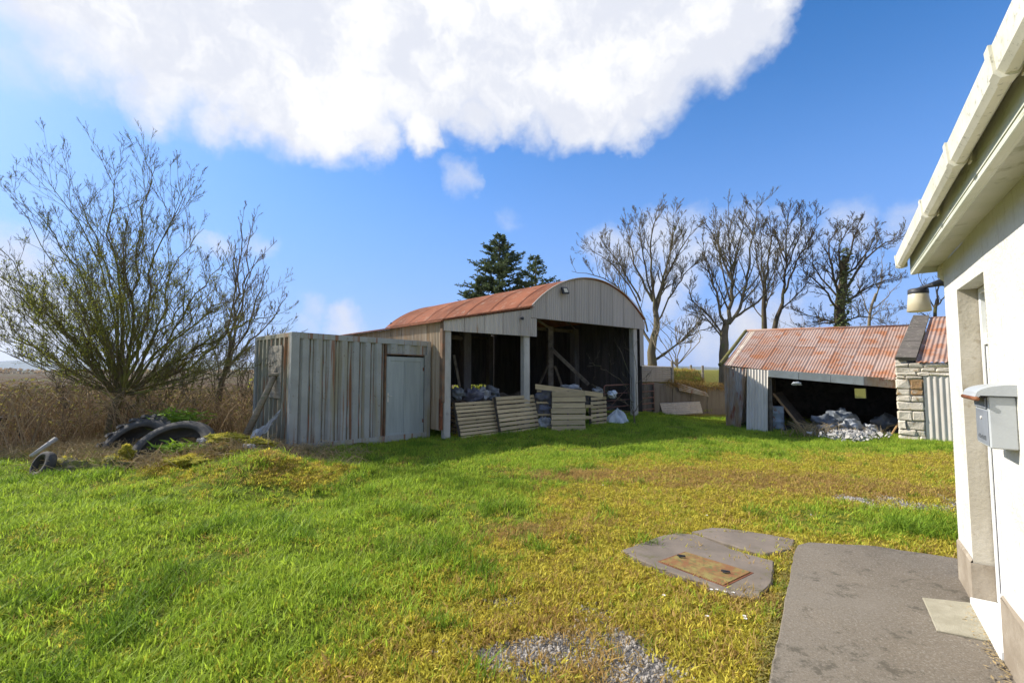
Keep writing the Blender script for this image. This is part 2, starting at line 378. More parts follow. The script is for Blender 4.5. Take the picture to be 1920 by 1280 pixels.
M['bark'] = mat('bark', three((.175, .145, .095), (.12, .10, .065), (.135, .14, .055), 3, 4, (.35, .65), (.52, .66), (1, 1, .4), .06, .8, 25, .02), .92, .1)
M['bark_pale'] = mat('bark_pale', three((.30, .245, .17), (.22, .18, .12), (.20, .19, .08), 3, 4, st=(1, 1, .4), bs=.8, bsc=25, bd=.02), .92, .1)
M['bark_dark'] = mat('bark_dark', three((.105, .082, .058), (.075, .06, .042), (.12, .12, .04), 3, 4, st=(1, 1, .4), bs=.6, bsc=25), .92, .1)
M['bark_moss'] = mat('bark_moss', three((.19, .15, .085), (.14, .11, .06), (.22, .22, .055), 3, 3, (.35, .65), (.44, .58), (1, 1, .6), .06, .8, 25, .02), .92, .1)
M['leaf_bud'] = mat('leaf_bud', leafm((.24, .28, .04), (.38, .36, .06)), .8, .2)
M['ivy'] = mat('ivy', leafm((.08, .11, .03), (.16, .18, .05), .25), .6, .3)
M['needles'] = mat('needles', leafm((.07, .115, .06), (.15, .17, .06), .25, .4), .75, .2)
M['scrub'] = mat('scrub', leafm((.50, .38, .23), (.32, .22, .12), .2, .5), .9, .1)
M['scrub_leaf'] = mat('scrub_leaf', leafm((.22, .22, .05), (.30, .24, .08), .3, .4), .8, .1)
M['straw'] = mat('straw', leafm((.52, .41, .22), (.42, .31, .16), .3, .35), .85, .15)
M['grass'] = mat('grass_blade', leafm((.25, .40, .030), (.41, .47, .058), .5, .45), .6, .2)
M['grass_dark'] = mat('tuft_blade', leafm((.15, .27, .022), (.24, .35, .03), .45, .45), .6, .2)
M['grass_yellow'] = mat('moss_blade', leafm((.60, .475, .07), (.45, .44, .06), .45, .5), .7, .2)
M['grass_brown'] = mat('brown_blade', leafm((.40, .235, .085), (.36, .28, .085), .4, .45), .8, .15)
M['petal'] = mat('petal', two((.8, .8, .78), (.7, .7, .7), 5, rv=0), .6)
M['daisy_eye'] = mat('daisy_eye', two((.6, .4, .02), (.5, .3, .02), 5, rv=0), .7)
M['gravel'] = mat('pebble', leafm((.42, .385, .34), (.22, .195, .165), .0, .6), .9, .2)
M['hill'] = mat('hill_cover', two((.06, .09, .07), (.10, .11, .075), .004, 5, rv=0, bs=0), .95, .05)

# ------------------------------------------------------------------ ground
def sm(a, b, x): 
    t = np.clip((x-a)/(b-a), 0, 1); return t*t*(3-2*t)
BANKL = (Vector((5.4, 19.2)), Vector((9.6, 20.4)))
def ell(x, y, c, rx, ry, ang=0.):
    dx = x-c[0]; dy = y-c[1]; ca, sa = math.cos(ang), math.sin(ang)
    return np.sqrt(((dx*ca+dy*sa)/rx)**2 + ((-dx*sa+dy*ca)/ry)**2)
def gz(x, y):
    x = np.asarray(x, float); y = np.asarray(y, float)
    z = -.25*sm(5, 8, x)*sm(9, 14, y) + 0*x
    z = z + .24*sm(1, 0, ell(x, y, (-3.9, 7.4), 2.4, 1.3, .35)) + .38*sm(1, 0, ell(x, y, (-5.0, 8.3), 1.6, 1.0, .1))
    z = z + .06*sm(1, 0, ell(x, y, (-8.4, 8.1), 1.8, .7, .2)) - .06*sm(1, 0, ell(x, y, (-6.5, 9.2), 1.6, 1.0, .1))
    z = z + .10*sm(-2.5, -5, x)*sm(2, 6, y)
    z = z - .5*sm(9, 15, y)*sm(-5.5, -8, x)
    z = z - 1.0*sm(16, 34, y)*sm(3, -4, x)
    # raised ground behind the retaining wall and the sheds
    yw = 20.45 + (x-6.3)*.28
    z = z + (1.75+.25)*sm(0, .7, y-yw)*sm(4.0, 5.0, x)*sm(9.4, 8.9, x) + 2.0*sm(3, 8, y-yw)*sm(5, 7, x)*sm(8.9, 9.4, x)
    z = z + .8*sm(26, 40, y)*sm(-2, 6, x)*(1-sm(6.2, 6.7, x))
    return z
def gzn(x, y):
    x = np.asarray(x, float); y = np.asarray(y, float)
    z = gz(x, y)
    rough = .35 + .65*sm(1.5, -3.0, x)
    b = np.array([noise.noise((a*.9, c*.9, 0))*.06 + noise.noise((a*2.6, c*2.6, 3))*.060 + noise.noise((a*6, c*6, 8))*.010 for a, c in zip(x.ravel(), y.ravel())]).reshape(x.shape)
    rough = rough + 2.2*sm(1.3, .2, ell(x, y, (-4.4, 7.9), 2.6, 1.4, .3))
    near = sm(60, 25, y)
    flat = 1-.85*sm(1.1, .75, ell(x, y, (2.0, 4.5), 1.3, 1.2)) # around the pads
    return z + b*rough*near*flat
def gp(px, py):   # ground point under a pixel
    p = G(px, py, 0)
    for _ in range(6): p = G(px, py, float(gz(p.x, p.y)))
    return p
def ax(lo, hi, a, b, s, g):
    xs = list(np.arange(a, b, s)); st = s; x = b
    while x < hi: xs.append(x); st *= g; x += st
    xs.append(hi); st = s; x = a-s; left = []
    while x > lo: left.append(x); st *= g; x -= st
    return np.array([lo]+left[::-1]+xs)
PX = lambda px, py: (G(px, py).x, G(px, py).y)
def fb(x, y, s, o=0): 
    return np.array([noise.fractal((a*s, b*s, o), 1., 2., 4) for a, b in zip(x.ravel(), y.ravel())]).reshape(x.shape)
def cover_masks(x, y):
    n = fb(x, y, .8); n2 = fb(x, y, 2.2, 5)
    # moss: sweep from the lower left to the middle right
    line = x+1.25-.46*(y-2.6)      # boundary running away from the camera
    moss = sm(-.7, .6, line + n*1.1) * sm(10.3, 8.2, y - .12*x + n*.6)
    moss = moss*(1-sm(1.0, .4, ell(x, y, (4.2, 5.6), 1.6, .9)))
    moss = np.maximum(moss, .75*sm(1.1, .4, ell(x, y, (-3.7, 7.7), 1.5, .7, .3)+n*1.1)); moss = np.maximum(moss, .9*sm(1.2, .5, ell(x, y, (-5.0, 8.2), 1.5, .6, .3)+n*.5))
    brown = np.maximum(sm(1.15, .45, ell(x, y, PX(1420, 905), 3.4, .85, -.18) + n*.5),
            np.maximum(sm(1.1, .4, ell(x, y, PX(1080, 1210), .75, .55) + n*.5), .7*sm(1.1, .4, ell(x, y, PX(980, 1000), 1.5, .35, .3) + n*.6)))
    brown = np.maximum(brown, sm(1.1, .5, ell(x, y, PX(1420, 1130), .25, .75, .62) + n2*.5))
    brown = np.maximum(brown, .8*sm(1.1, .4, ell(x, y, PX(560, 868), .8, .35)+n*.6))
    grav = .95*sm(1.1, .5, ell(x, y, PX(1120, 1215), .55, .33) + n2*1.9)
    grav = np.maximum(grav, .9*sm(1.1, .4, ell(x, y, PX(1180, 1270), .6, .2) + n2*2.0))
    grav = np.maximum(grav, sm(1.1, .5, ell(x, y, PX(948, 1125), .15, .13) + n2*.6))
    grav = np.maximum(grav, sm(1.1, .5, ell(x, y, PX(1290, 1250), .28, .12) + n2*.7))
    grav = np.maximum(grav, sm(1.1, .5, ell(x, y, PX(820, 1215), .10, .06) + n2*.5))
    grav = np.maximum(grav, sm(1.1, .5, ell(x, y, PX(1020, 1270), .25, .10) + n2*.6))
    grav = np.maximum(grav, .9*sm(1.1, .5, ell(x, y, PX(1720, 945), 1.0, .5) + n2*.9)*.8)
    straw = sm(0, 1, 1-ell(x, y, (-6.2, 9.3), 4.5, 2.0, .15) + n*.3)
    return moss, brown, grav, straw, n, n2
xs = ax(-3500, 3500, -13, 12, .11, 1.09); ys = ax(-300, 6000, 1.6, 21.5, .11, 1.09)
X, Y = np.meshgrid(xs, ys); Z = gzn(X, Y)
moss, brown, grav, straw, NN, NN2 = cover_masks(X, Y)
nx, ny = len(xs), len(ys)
def np_mesh(name, V, Fq, attrs=None):
    me = bpy.data.meshes.new(name)
    me.vertices.add(len(V)); me.vertices.foreach_set('co', V.astype(np.float32).ravel())
    me.loops.add(Fq.size); me.loops.foreach_set('vertex_index', Fq.astype(np.int32).ravel())
    me.polygons.add(len(Fq)); me.polygons.foreach_set('loop_start', np.arange(0, Fq.size, Fq.shape[1], dtype=np.int32))
    me.polygons.foreach_set('use_smooth', np.ones(len(Fq), bool))
    me.update(calc_edges=True)
    for k, a in (attrs or {}).items():
        at = me.attributes.new(k, 'FLOAT', 'POINT'); at.data.foreach_set('value', a.astype(np.float32).ravel())
    return me
def quads(nx, ny):
    i = np.arange(nx-1)[None, :] + np.arange(ny-1)[:, None]*nx
    return np.stack([i, i+1, i+nx+1, i+nx], -1).reshape(-1, 4)
gme = np_mesh('ground', np.stack([X, Y, Z], -1).reshape(-1, 3), quads(nx, ny), dict(moss=moss, brown=brown, grav=grav, straw=straw))
def groundf(t, pos, rnd):
    at = lambda k: t.n('ShaderNodeAttribute', dict(attribute_name=k)).outputs['Fac']
    P = t.n('ShaderNodeNewGeometry').outputs['Position']
    n1 = t.noise(P, 2.5, 6); n2 = t.noise(P, 30, 6, .7); n3 = t.noise(P, 120, 4, .7)
    c = t.mix(t.sstep(n1, .3, .7), (.16, .24, .022), (.24, .27, .035))
    c = t.mix(t.sstep(n2, .4, .7), c, (.065, .075, .02))
    cm = t.mix(t.sstep(n2, .35, .65), (.38, .29, .03), (.27, .25, .03))
    cm = t.mix(t.sstep(t.noise(P, 7, 5), .5, .66, 0, .6), cm, (.40, .25, .05))
    jig = t.math('MULTIPLY', t.math('SUBTRACT', n2, .5), .9)
    c = t.mix(t.sstep(t.math('ADD', at('moss'), jig), .35, .65), c, cm)
    cb = t.mix(t.sstep(n2, .35, .65), (.34, .19, .065), (.24, .19, .045))
    cb = t.mix(t.sstep(n3, .5, .62, 0, .6), cb, (.28, .21, .12))
    c = t.mix(t.sstep(t.math('ADD', at('brown'), jig), .4, .75, 0, .9), c, cb)
    cg = t.mix(t.sstep(n3, .35, .6), (.10, .09, .08), (.30, .285, .28))
    c = t.mix(t.sstep(t.math('ADD', at('grav'), jig), .5, .75), c, cg)
    c = t.mix(t.sstep(t.math('ADD', at('straw'), jig), .35, .7), c, t.mix(n2, (.20, .15, .07), (.10, .085, .035)))
    # rough brown pasture further off, green strips in the distance
    s = t.n('ShaderNodeSeparateXYZ', None, Vector=P)
    far = t.sstep(s.outputs[1], 15, 20); left = t.sstep(s.outputs[0], -3, -6)
    nf = t.noise(t.scale(P, (.05, .2, 1)), 1, 5)
    cf = t.mix(t.sstep(t.noise(P, .9, 5), .35, .65), (.095, .055, .028), (.065, .045, .022))
    cf = t.mix(t.sstep(nf, .58, .64), cf, (.11, .16, .03))
    cf = t.mix(t.sstep(s.outputs[1], 200, 700), cf, t.mix(t.sstep(nf, .4, .6), (.05, .065, .03), (.085, .075, .035)))
    c = t.mix(t.math('MULTIPLY', far, left), c, cf)
    rg = t.math('MULTIPLY', t.sstep(s.outputs[1], 19.9, 20.6), t.sstep(s.outputs[0], 3, 5))
    c = t.mix(rg, c, t.mix(t.sstep(n2, .35, .65), (.17, .19, .035), (.27, .22, .07)))
    h = t.math('ADD', n2, t.math('MULTIPLY', n3, .6))
    return c, h, dict(bs=1., bd=.03)
gme.materials.append(mat('ground', groundf, .95, .08))
ground = link('ground', gme); tag(ground, 'grassy and mossy yard ground running out to brown pasture', kind='structure')
# hills
def hills(name, y, hgt, seed, x0, x1, label):
    n = 70; vs = []; fs = []
    for j, (dy, k) in enumerate(((-350, 0), (-150, .55), (0, 1), (400, .9), (800, 0))):
        for i in range(n+1):
            x = x0+(x1-x0)*i/n
            e = min(1, i/12, (n-i)/12)
            vs.append((x, y+dy, -4 + k*e*hgt*(.75+.5*noise.noise((x*.0012, seed, 0))+.12*noise.noise((x*.006, seed, 2)))))
    for j in range(4):
        for i in range(n): fs.append((j*(n+1)+i, j*(n+1)+i+1, (j+1)*(n+1)+i+1, (j+1)*(n+1)+i))
    o = mesh_obj(name, vs, fs, M['hill'], smooth=True); tag(o, label, kind='structure')
hills('hill', 4400, 100, 3.1, -7500, 2600, 'long low hill on the far left horizon')

def near_grid(name, x0, x1, y0, y1, s, dens_fn, zoff=0.):
    xs = np.arange(x0, x1, s); ys = np.arange(y0, y1, s); X, Y = np.meshgrid(xs, ys)
    Z = gzn(X, Y)+zoff
    me = np_mesh(name, np.stack([X, Y, Z], -1).reshape(-1, 3), quads(len(xs), len(ys)), dict(dens=dens_fn(X, Y)))
    return me
hidden = []
def source(name, verts, faces, m):
    me = bpy.data.meshes.new(name); me.from_pydata([tuple(v) for v in verts], [], faces); me.materials.append(m); me.update()
    return bpy.data.objects.new(name, me)
def scatter(name, me, sources, density, smin, smax, label, seed=1, tilt=.25, cat=None):
    col = bpy.data.collections.new(name+'_source')
    for s in sources: col.objects.link(s)
    o = link(name, me); tag(o, label, kind='stuff')
    ng = bpy.data.node_groups.new(name, 'GeometryNodeTree')
    ng.interface.new_socket('Geometry', in_out='INPUT', socket_type='NodeSocketGeometry')
    ng.interface.new_socket('Geometry', in_out='OUTPUT', socket_type='NodeSocketGeometry')
    N = ng.nodes; L = ng.links
    gi = N.new('NodeGroupInput'); go = N.new('NodeGroupOutput')
    dp = N.new('GeometryNodeDistributePointsOnFaces'); at = N.new('GeometryNodeInputNamedAttribute'); at.data_type = 'FLOAT'; at.inputs[0].default_value = 'dens'
    mu = N.new('ShaderNodeMath'); mu.operation = 'MULTIPLY'; mu.inputs[1].default_value = density
    L.new(at.outputs[0], mu.inputs[0]); L.new(mu.outputs[0], dp.inputs['Density']); dp.inputs['Seed'].default_value = seed
    L.new(gi.outputs[0], dp.inputs['Mesh'])
    ci = N.new('GeometryNodeCollectionInfo'); ci.inputs[0].default_value = col; ci.inputs['Separate Children'].default_value = True; ci.inputs['Reset Children'].default_value = True
    ip = N.new('GeometryNodeInstanceOnPoints'); ip.inputs['Pick Instance'].default_value = True
    L.new(dp.outputs['Points'], ip.inputs['Points']); L.new(ci.outputs[0], ip.inputs['Instance'])
    rr = N.new('FunctionNodeRandomValue'); rr.data_type = 'FLOAT_VECTOR'
    rr.inputs[0].default_value = (-tilt, -tilt, 0); rr.inputs[1].default_value = (tilt, tilt, 6.283)
    L.new(rr.outputs[0], ip.inputs['Rotation'])
    rs = N.new('FunctionNodeRandomValue'); rs.data_type = 'FLOAT'
    rs.inputs[2].default_value = smin; rs.inputs[3].default_value = smax; rs.inputs['Seed'].default_value = 7
    L.new(rs.outputs[1], ip.inputs['Scale'])
    L.new(ip.outputs[0], go.inputs[0])
    md = o.modifiers.new('scatter', 'NODES'); md.node_group = ng
    return o
def blades(n, spread, h0, h1, w, seed, lean=.5, seg=2, curl=.6):
    rn = random.Random(seed); vs = []; fs = []
    for _ in range(n):
        a = rn.uniform(0, 6.283); r = spread*math.sqrt(rn.random()); x = r*math.cos(a); y = r*math.sin(a)
        h = rn.uniform(h0, h1); b = rn.uniform(0, 6.283); L = rn.uniform(.05, lean)*h; dx = math.cos(b); dy = math.sin(b)
        px, py = -dy*w*.5, dx*w*.5; base = len(vs)
        for k in range(seg):
            t = k/seg; o = L*(t**1.7); z = h*(t-.12*curl*t*t); ww = 1-.35*t
            vs += [(x+dx*o-px*ww, y+dy*o-py*ww, z), (x+dx*o+px*ww, y+dy*o+py*ww, z)]
        vs.append((x+dx*L, y+dy*L, h*(1-.12*curl)))
        for k in range(seg-1): fs.append((base+2*k, base+2*k+1, base+2*k+3, base+2*k+2))
        fs.append((base+2*(seg-1), base+2*(seg-1)+1, base+2*seg))
    return vs, fs
# things that keep the grass away
def clear_mask(x, y):
    k = np.ones_like(x)
    k *= sm(.78, .98, ell(x, y, (1.72, 4.28), .72, .42, -.45)) * sm(.74, .98, ell(x, y, (2.32, 4.85), .52, .30, -.35))
    # slab: right of its left edge and nearer than its far edge
    p0 = G(1500, 1020, .1); p1 = G(1440, 1280, .1); dx, dy = (p0-p1).normalized()[:2]
    side = (x-p0.x)*dy - (y-p0.y)*dx
    k *= 1-(side > -.0)*(y < 4.70-(x-2.9)*.30)
    return k
def dens_base(x, y): return np.clip(7.0/np.maximum(y, 2.0), .25, 2.0)*clear_mask(x, y)
def d_long(x, y):
    m, b, g, s, n, n2 = cover_masks(x, y)
    return dens_base(x, y)*(1-.985*m)*(1-.8*b)*(1-g)*np.clip(.75+n*1.4, .12, 1.7)*(1-.5*s)
def d_moss(x, y):
    m, b, g, s, n, n2 = cover_masks(x, y)
    return dens_base(x, y)*np.clip(m+.12, 0, 1)*(1-.6*b)*(1-.93*g)*np.clip(.7+n2*.9, .1, 1.5)
def d_brown(x, y):
    m, b, g, s, n, n2 = cover_masks(x, y)
    return dens_base(x, y)*np.clip(b*(.7+n2)+.14*m*(1+n2)+.10*(n2 > .25)+.8*sm(1.1, .3, ell(x, y, (-3.9, 7.4), 1.6, .9, .3)+n2*.8)*(n2 > 0), 0, 1)*(1-.85*g)
def d_tuft(x, y):
    m, b, g, s, n, n2 = cover_masks(x, y)
    t = sm(.22, .5, fb(x, y, 1.6, 11))
    return dens_base(x, y)*t*(1-.9*m)*(1-g)
bx = (-12, 12.5, 1.9, 20)
lg = [source('grass_clump', *blades(24, .085, .022, .068, .0065, 10+i, 1.5), M['grass']) for i in range(5)]
scatter('grass', near_grid('grass', *bx, .16, d_long), lg, 210, .5, 1.7, 'lush green grass covering the left and far yard', 3, .3)
tf = [source('tuft_clump', *blades(34, .075, .05, .125, .006, 30+i, 1.3, 3), M['grass_dark']) for i in range(4)]
scatter('grass_tufts', near_grid('grass_tufts', *bx, .16, d_tuft), tf, 110, .6, 1.5, 'taller dark green tufts in the left lawn', 9, .25)
ms = [source('moss_clump', *blades(34, .06, .010, .035, .008, 50+i, 1.4), M['grass_yellow']) for i in range(4)]
scatter('moss_carpet', near_grid('moss_carpet', -6, 12.5, 1.9, 13, .14, d_moss), ms, 360, .6, 1.5, 'yellow green moss and short turf round the manhole', 5, .5)
mt = [source('turf_clump', *blades(14, .06, .02, .06, .0055, 60+i, 1.2), M['grass']) for i in range(4)]
scatter('short_turf', near_grid('short_turf', -6, 12.5, 1.9, 13, .14, lambda x, y: d_moss(x, y)*np.clip(.0+fb(x, y, 1.3, 21)*2.0, 0, 1.2)), mt, 130, .6, 1.3, 'thin short green blades growing through the moss', 6, .4)
br = [source('brown_clump', *blades(18, .07, .015, .05, .006, 70+i, 1.8), M['grass_brown']) for i in range(4)]
scatter('dead_turf', near_grid('dead_turf', -9, 12.5, 1.9, 13, .14, d_brown), br, 430, .6, 1.5, 'brown withered turf in bands across the yard', 8, .5)
pb = [source('pebble_source', *lump(.011, 80+i, (1, .8, .55), .3, 5, 4), M['gravel']) for i in range(4)]
scatter('gravel', near_grid('gravel', -3, 9, 1.9, 9, .08, lambda x, y: cover_masks(x, y)[2]*clear_mask(x, y)), pb, 1900, .3, 1.7, 'pale loose gravel showing through the moss', 12, 3.)
# straw and bramble at the left
def fallen(n, seed):
    rn = random.Random(seed); b = MB()
    for _ in range(n):
        a = rn.uniform(0, 6.28); p = Vector((rn.uniform(-.2, .2), rn.uniform(-.2, .2), 0)); d = Vector((math.cos(a), math.sin(a), rn.uniform(.2, 1.5))).normalized()
        L = rn.uniform(.15, .5); q = p+d*L*.5; e = q+Vector((d.x, d.y, rn.uniform(-.6, .2)))*L*.5
        b.tube([p, q, e], [.004, .003, .0015], 3, False)
    return b.v, b.f
st = [source('straw_clump', *fallen(26, 90+i), M['straw']) for i in range(4)]
def d_straw(x, y):
    n = fb(x, y, 1.1, 31)
    a = sm(1.1, .5, ell(x, y, (-5.6, 9.0), 2.6, 1.3, .2)+n*.4) + sm(1.1, .4, ell(x, y, (-9.0, 9.6), 3.6, 1.5, .1)+n*.4) + .8*sm(-7.2, -8.2, x)*sm(9.5, 10.5, y)*sm(18, 15, y)
    a = a + .9*sm(1.1, .5, ell(x, y, (-6.9, 8.6), 1.5, .7, .2)+n*.6) + .55*sm(1.1, .4, ell(x, y, (-4.6, 8.2), 1.9, .7, .3)+n*.9)*(n > -.1) + .6*sm(1.1, .4, ell(x, y, (-4.5, 9.4), 1.0, .5, .8)) + .25*sm(1.1, .3, ell(x, y, (-3.6, 8.6), .6, .4, .3))
    return np.clip(a*(.7+n), 0, 1)
scatter('dry_grass', near_grid('dry_grass', -16, 0, 6.5, 18, .18, d_straw), st, 40, .6, 1.3, 'pale dry grass stalks round the tyres', 14, .3)
def arcs(n, seed, hmin, hmax, leaf):
    rn = random.Random(seed); b = MB()
    for _ in range(n):
        a = rn.uniform(0, 6.28); p = Vector((rn.uniform(-.5, .5), rn.uniform(-.5, .5), 0)); h = rn.uniform(hmin, hmax); L = rn.uniform(.3, 1.2)*h
        pts = []; c2 = rn.uniform(-.8, .8)
        for k in range(6):
            t = k/5; pts.append(p+Vector((math.cos(a+c2*t)*L*t, math.sin(a+c2*t)*L*t, h*(1-(1-t*1.35)**2)*.9+rn.uniform(-.02, .02))))
        b.tube(pts, [.009, .008, .007, .005, .004, .002], 3, False)
    k1 = len(b.f)
    for _ in range(leaf):
        p = Vector((rn.uniform(-.7, .7), rn.uniform(-.7, .7), rn.uniform(.1, hmax*.9))); u = Vector([rn.uniform(-1, 1) for _ in range(3)]).normalized(); w = u.orthogonal().normalized(); s = rn.uniform(.015, .04)
        b.add([p-u*s, p+w*s*.6, p+u*s, p-w*s*.6], [(0, 1, 2, 3)])
    return b.v, b.f, k1
def bramble_src(name, seed, n, hmin, hmax, leaf):
    v, f, k1 = arcs(n, seed, hmin, hmax, leaf)
    o = source(name, v, f, M['scrub']); o.data.materials.append(M['scrub_leaf'])
    o.data.polygons.foreach_set('material_index', [0]*k1+[1]*(len(f)-k1)); return o
bs_ = [bramble_src('bramble_source', 100+i, 70, .45, 1.35, 130) for i in range(4)]
def d_bram(x, y):
    n = fb(x, y, .35, 41)
    a = sm(-8.3, -9.6, x-.0*y)*sm(10.8, 12, y)*sm(30, 24, y) + sm(-5.9, -6.8, x)*sm(11.6, 12.6, y)*sm(24, 18, y) + sm(1.1, .5, ell(x, y, (-11, 9.9), 2.6, .8, .1))
    return np.clip(a, 0, 1)*np.clip(.75+n*1.3, .1, 1.3)*sm(.5, 1.0, ell(x, y, (-10.1, 11.2), 1.7, 1.3))
scatter('bramble_thicket', near_grid('bramble_thicket', -30, -5, 8.5, 30, .5, d_bram, -.05), bs_, 1.9, .6, 1.5, 'brown bramble thicket filling the left hedge bank', 4, .2)
def d_rough(x, y): return sm(-3, -7, x)*sm(18, 26, y)*np.clip(.6+fb(x, y, .12, 3), 0, 1)
rough = [bramble_src('pasture_source', 120+i, 34, .2, .5, 20) for i in range(3)]
def wide_grid(name, x0, x1, y0, y1, s, fn):
    return near_grid(name, x0, x1, y0, y1, s, fn, 0)
scatter('rough_pasture', wide_grid('rough_pasture', -75, -3, 18, 75, 1.2, d_rough), rough, .9, .7, 1.3, 'rough brown rushes over the field beyond the hedge', 4, .2)
# grass over the raised bank at the right
bkg = [source('bank_clump', *blades(20, .12, .04, .14, .012, 130+i, 1.5), M['grass' if i == 0 else 'grass_brown']) for i in range(4)]
scatter('bank_grass', near_grid('bank_grass', 5.0, 9.6, 20.9, 30, .25, lambda x, y: (y > 20.6+(x-6.3)*.28)*1.0), bkg, 40, .7, 1.4, 'sunlit grass on the raised bank behind the block wall', 2, .3)

# ------------------------------------------------------------------ concrete on the ground
def prism(pts, z0, z1, bev=.012):
    n = len(pts); c = sum((Vector((p[0], p[1], 0)) for p in pts), Vector())/n
    b = MB(); vs = []
    for z, k in ((z0, 0), (z1-bev, 0), (z1, bev)):
        for p in pts:
            v = Vector((p[0], p[1], 0)); d = (c-v).normalized()*k; vs.append((v.x+d.x, v.y+d.y, z))
    fs = [(i+k*n, (i+1) % n+k*n, (i+1) % n+(k+1)*n, i+(k+1)*n) for k in (0, 1) for i in range(n)]
    fs.append(tuple(range(2*n, 3*n))); b.add(vs, fs); return b
def z8(x, y): return 860+x/2.286, 840+y/2.286
def densify(pts, st, jit, seed):
    rn = random.Random(seed); out = []
    for i, p in enumerate(pts):
        q = pts[(i+1) % len(pts)]; L = (q-p).length; m = max(1, int(L/st))
        for k in range(m):
            v = p.lerp(q, k/m); out.append(v+Vector((rn.uniform(-jit, jit), rn.uniform(-jit, jit), 0)))
    return out
SZ = .10
hA = G(1802, 1085, SZ); hd = Vector((.585, .811, 0)).normalized(); hn = Vector((-hd.y, hd.x, 0))
sl_p = [G(1490, 1030, SZ), G(1496, 1020, SZ), G(1516, 1015, SZ), G(1640, 1022, SZ), G(1800, 1046, SZ), hA-hn*.5+hd*.1, hA-hn*.5-hd*6, G(1440, 1280, SZ)-hd*3.2]
p0 = G(1490, 1030, SZ); p1 = G(1440, 1280, SZ); dd = (p0-p1).normalized(); sl_p[-1] = p1-dd*2.5
o = prism(densify(sl_p, .09, .006, 2), -.12, SZ, .014).build('pavement', M['slab'], None); tag(o, 'rough brushed concrete apron along the white house wall', kind='structure')
pad1 = [gp(*z8(*p)) for p in ((700, 455), (840, 400), (930, 378), (1010, 385), (1200, 460), (1355, 505), (1340, 600), (1290, 665), (1180, 650), (1050, 600), (860, 530), (760, 490))]
pad2 = [gp(*z8(*p)) for p in ((1000, 370), (1080, 355), (1140, 355), (1300, 380), (1440, 405), (1430, 450), (1310, 470), (1200, 440), (1080, 400))]
o = prism(densify(pad1, .07, .012, 3), -.1, .045, .012).build('concrete_pad', M['pad']); tag(o, 'worn concrete pad set round the rusty manhole cover', kind='structure')
o = prism(densify(pad2, .07, .012, 4), -.1, .040, .012).build('concrete_pad', M['pad']); tag(o, 'smaller worn concrete pad behind the manhole pad', kind='structure')
mh = [G(*z8(*p), .05) for p in ((865, 485), (975, 445), (1250, 530), (1135, 585))]
c = sum(mh, Vector())/4; root = empty('manhole_cover', (c.x, c.y, .045))
tag(root, 'rusty yellowish rectangular manhole cover with two lifting handles', 'manhole cover')
loc = [p-c for p in mh]
b = MB(); b.quadbox([Vector((p.x*1.07, p.y*1.07, .003)) for p in loc], .006); b.build('frame', M['rust'], root)
b = MB(); b.quadbox([Vector((p.x, p.y, .009)) for p in loc], .010); b.build('plate', M['cover'], root)
for q in ((955, 470), (1145, 537)):
    h = G(*z8(*q), .05)-c; b = MB()
    b.box((h.x-.028, h.y-.012, .0195), (h.x+.028, h.y+.012, .022)); b.tube([(h.x-.03, h.y+.015, .02), (h.x-.03, h.y+.015, .030), (h.x+.03, h.y-.01, .030), (h.x+.03, h.y-.01, .02)], .006, 5); b.build('handle', M['black'], root)
mp = [G(*p, SZ) for p in ((1730, 1122), (1850, 1135), (1888, 1210), (1757, 1184))]
b = prism(densify(mp, .05, .002, 1), SZ+.001, SZ+.012, .004); o = b.build('door_mat', M['mat']); tag(o, 'pale beige ribbed mat on the concrete in front of the house door', 'door mat')

# ------------------------------------------------------------------ house
hrot = math.atan2(-hd.y, -hd.x)
house = empty('house', (hA.x, hA.y, 0), hrot); tag(house, 'white rendered single storey house with cream gutter at the right edge', 'house')
def hw(x, y, z): return hA*1 + (-hd)*x + (-hn)*y + Vector((0, 0, z-SZ))   # local -> world
WT = 2.70
def wavy(b, seed=0, amp=.006):
    for v in b.v:
        k = noise.noise(Vector(v)*1.3+Vector((seed, 0, 0)))*amp; v.y += k
    return b
def wallgrid(x0, x1, z0, z1, y, seed, sx=.12):
    nu = max(1, int((x1-x0)/sx)); nv = max(1, int((z1-z0)/sx))
    return grid(nu, nv, lambda u, v: Vector((x0+(x1-x0)*u, y + .009*noise.noise(Vector((x0+(x1-x0)*u, z0+(z1-z0)*v, seed))*1.1), z0+(z1-z0)*v)))
DO, DN, LZ = .51, 1.32, 2.40
b = MB()
b.add(*wallgrid(0, DO, 0, WT, 0, 0)); b.add(*wallgrid(DN, 9, 0, WT, 0, 0)); b.add(*wallgrid(DO, DN, LZ, WT, 0, 0))
b.add([(DN, 0, 0), (DN, .45, 0), (DN, .45, LZ), (DN, 0, LZ)], [(0, 3, 2, 1)])
b.add([(DO, 0, LZ), (DN, 0, LZ), (DN, .45, LZ), (DO, .45, LZ)], [(0, 1, 2, 3)])
b.add([(0, 0, 0), (0, 6, 0), (0, 6, WT), (0, 3, WT+1.75), (0, 0, WT)], [(0, 4, 3, 2, 1)])
b.add([(9, 0, 0), (9, 6, 0), (9, 6, WT), (9, 3, WT+1.75), (9, 0, WT)], [(0, 1, 2, 3, 4)])
b.add([(0, 6, 0), (9, 6, 0), (9, 6, WT), (0, 6, WT)], [(0, 3, 2, 1)])
b.build('wall', M['render'], house, True)
o = house.children[0]
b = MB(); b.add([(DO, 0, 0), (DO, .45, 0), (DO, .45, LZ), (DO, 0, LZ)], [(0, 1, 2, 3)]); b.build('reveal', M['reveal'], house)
for p in o.data.polygons: p.use_smooth = False
b = MB(); PZ = .40
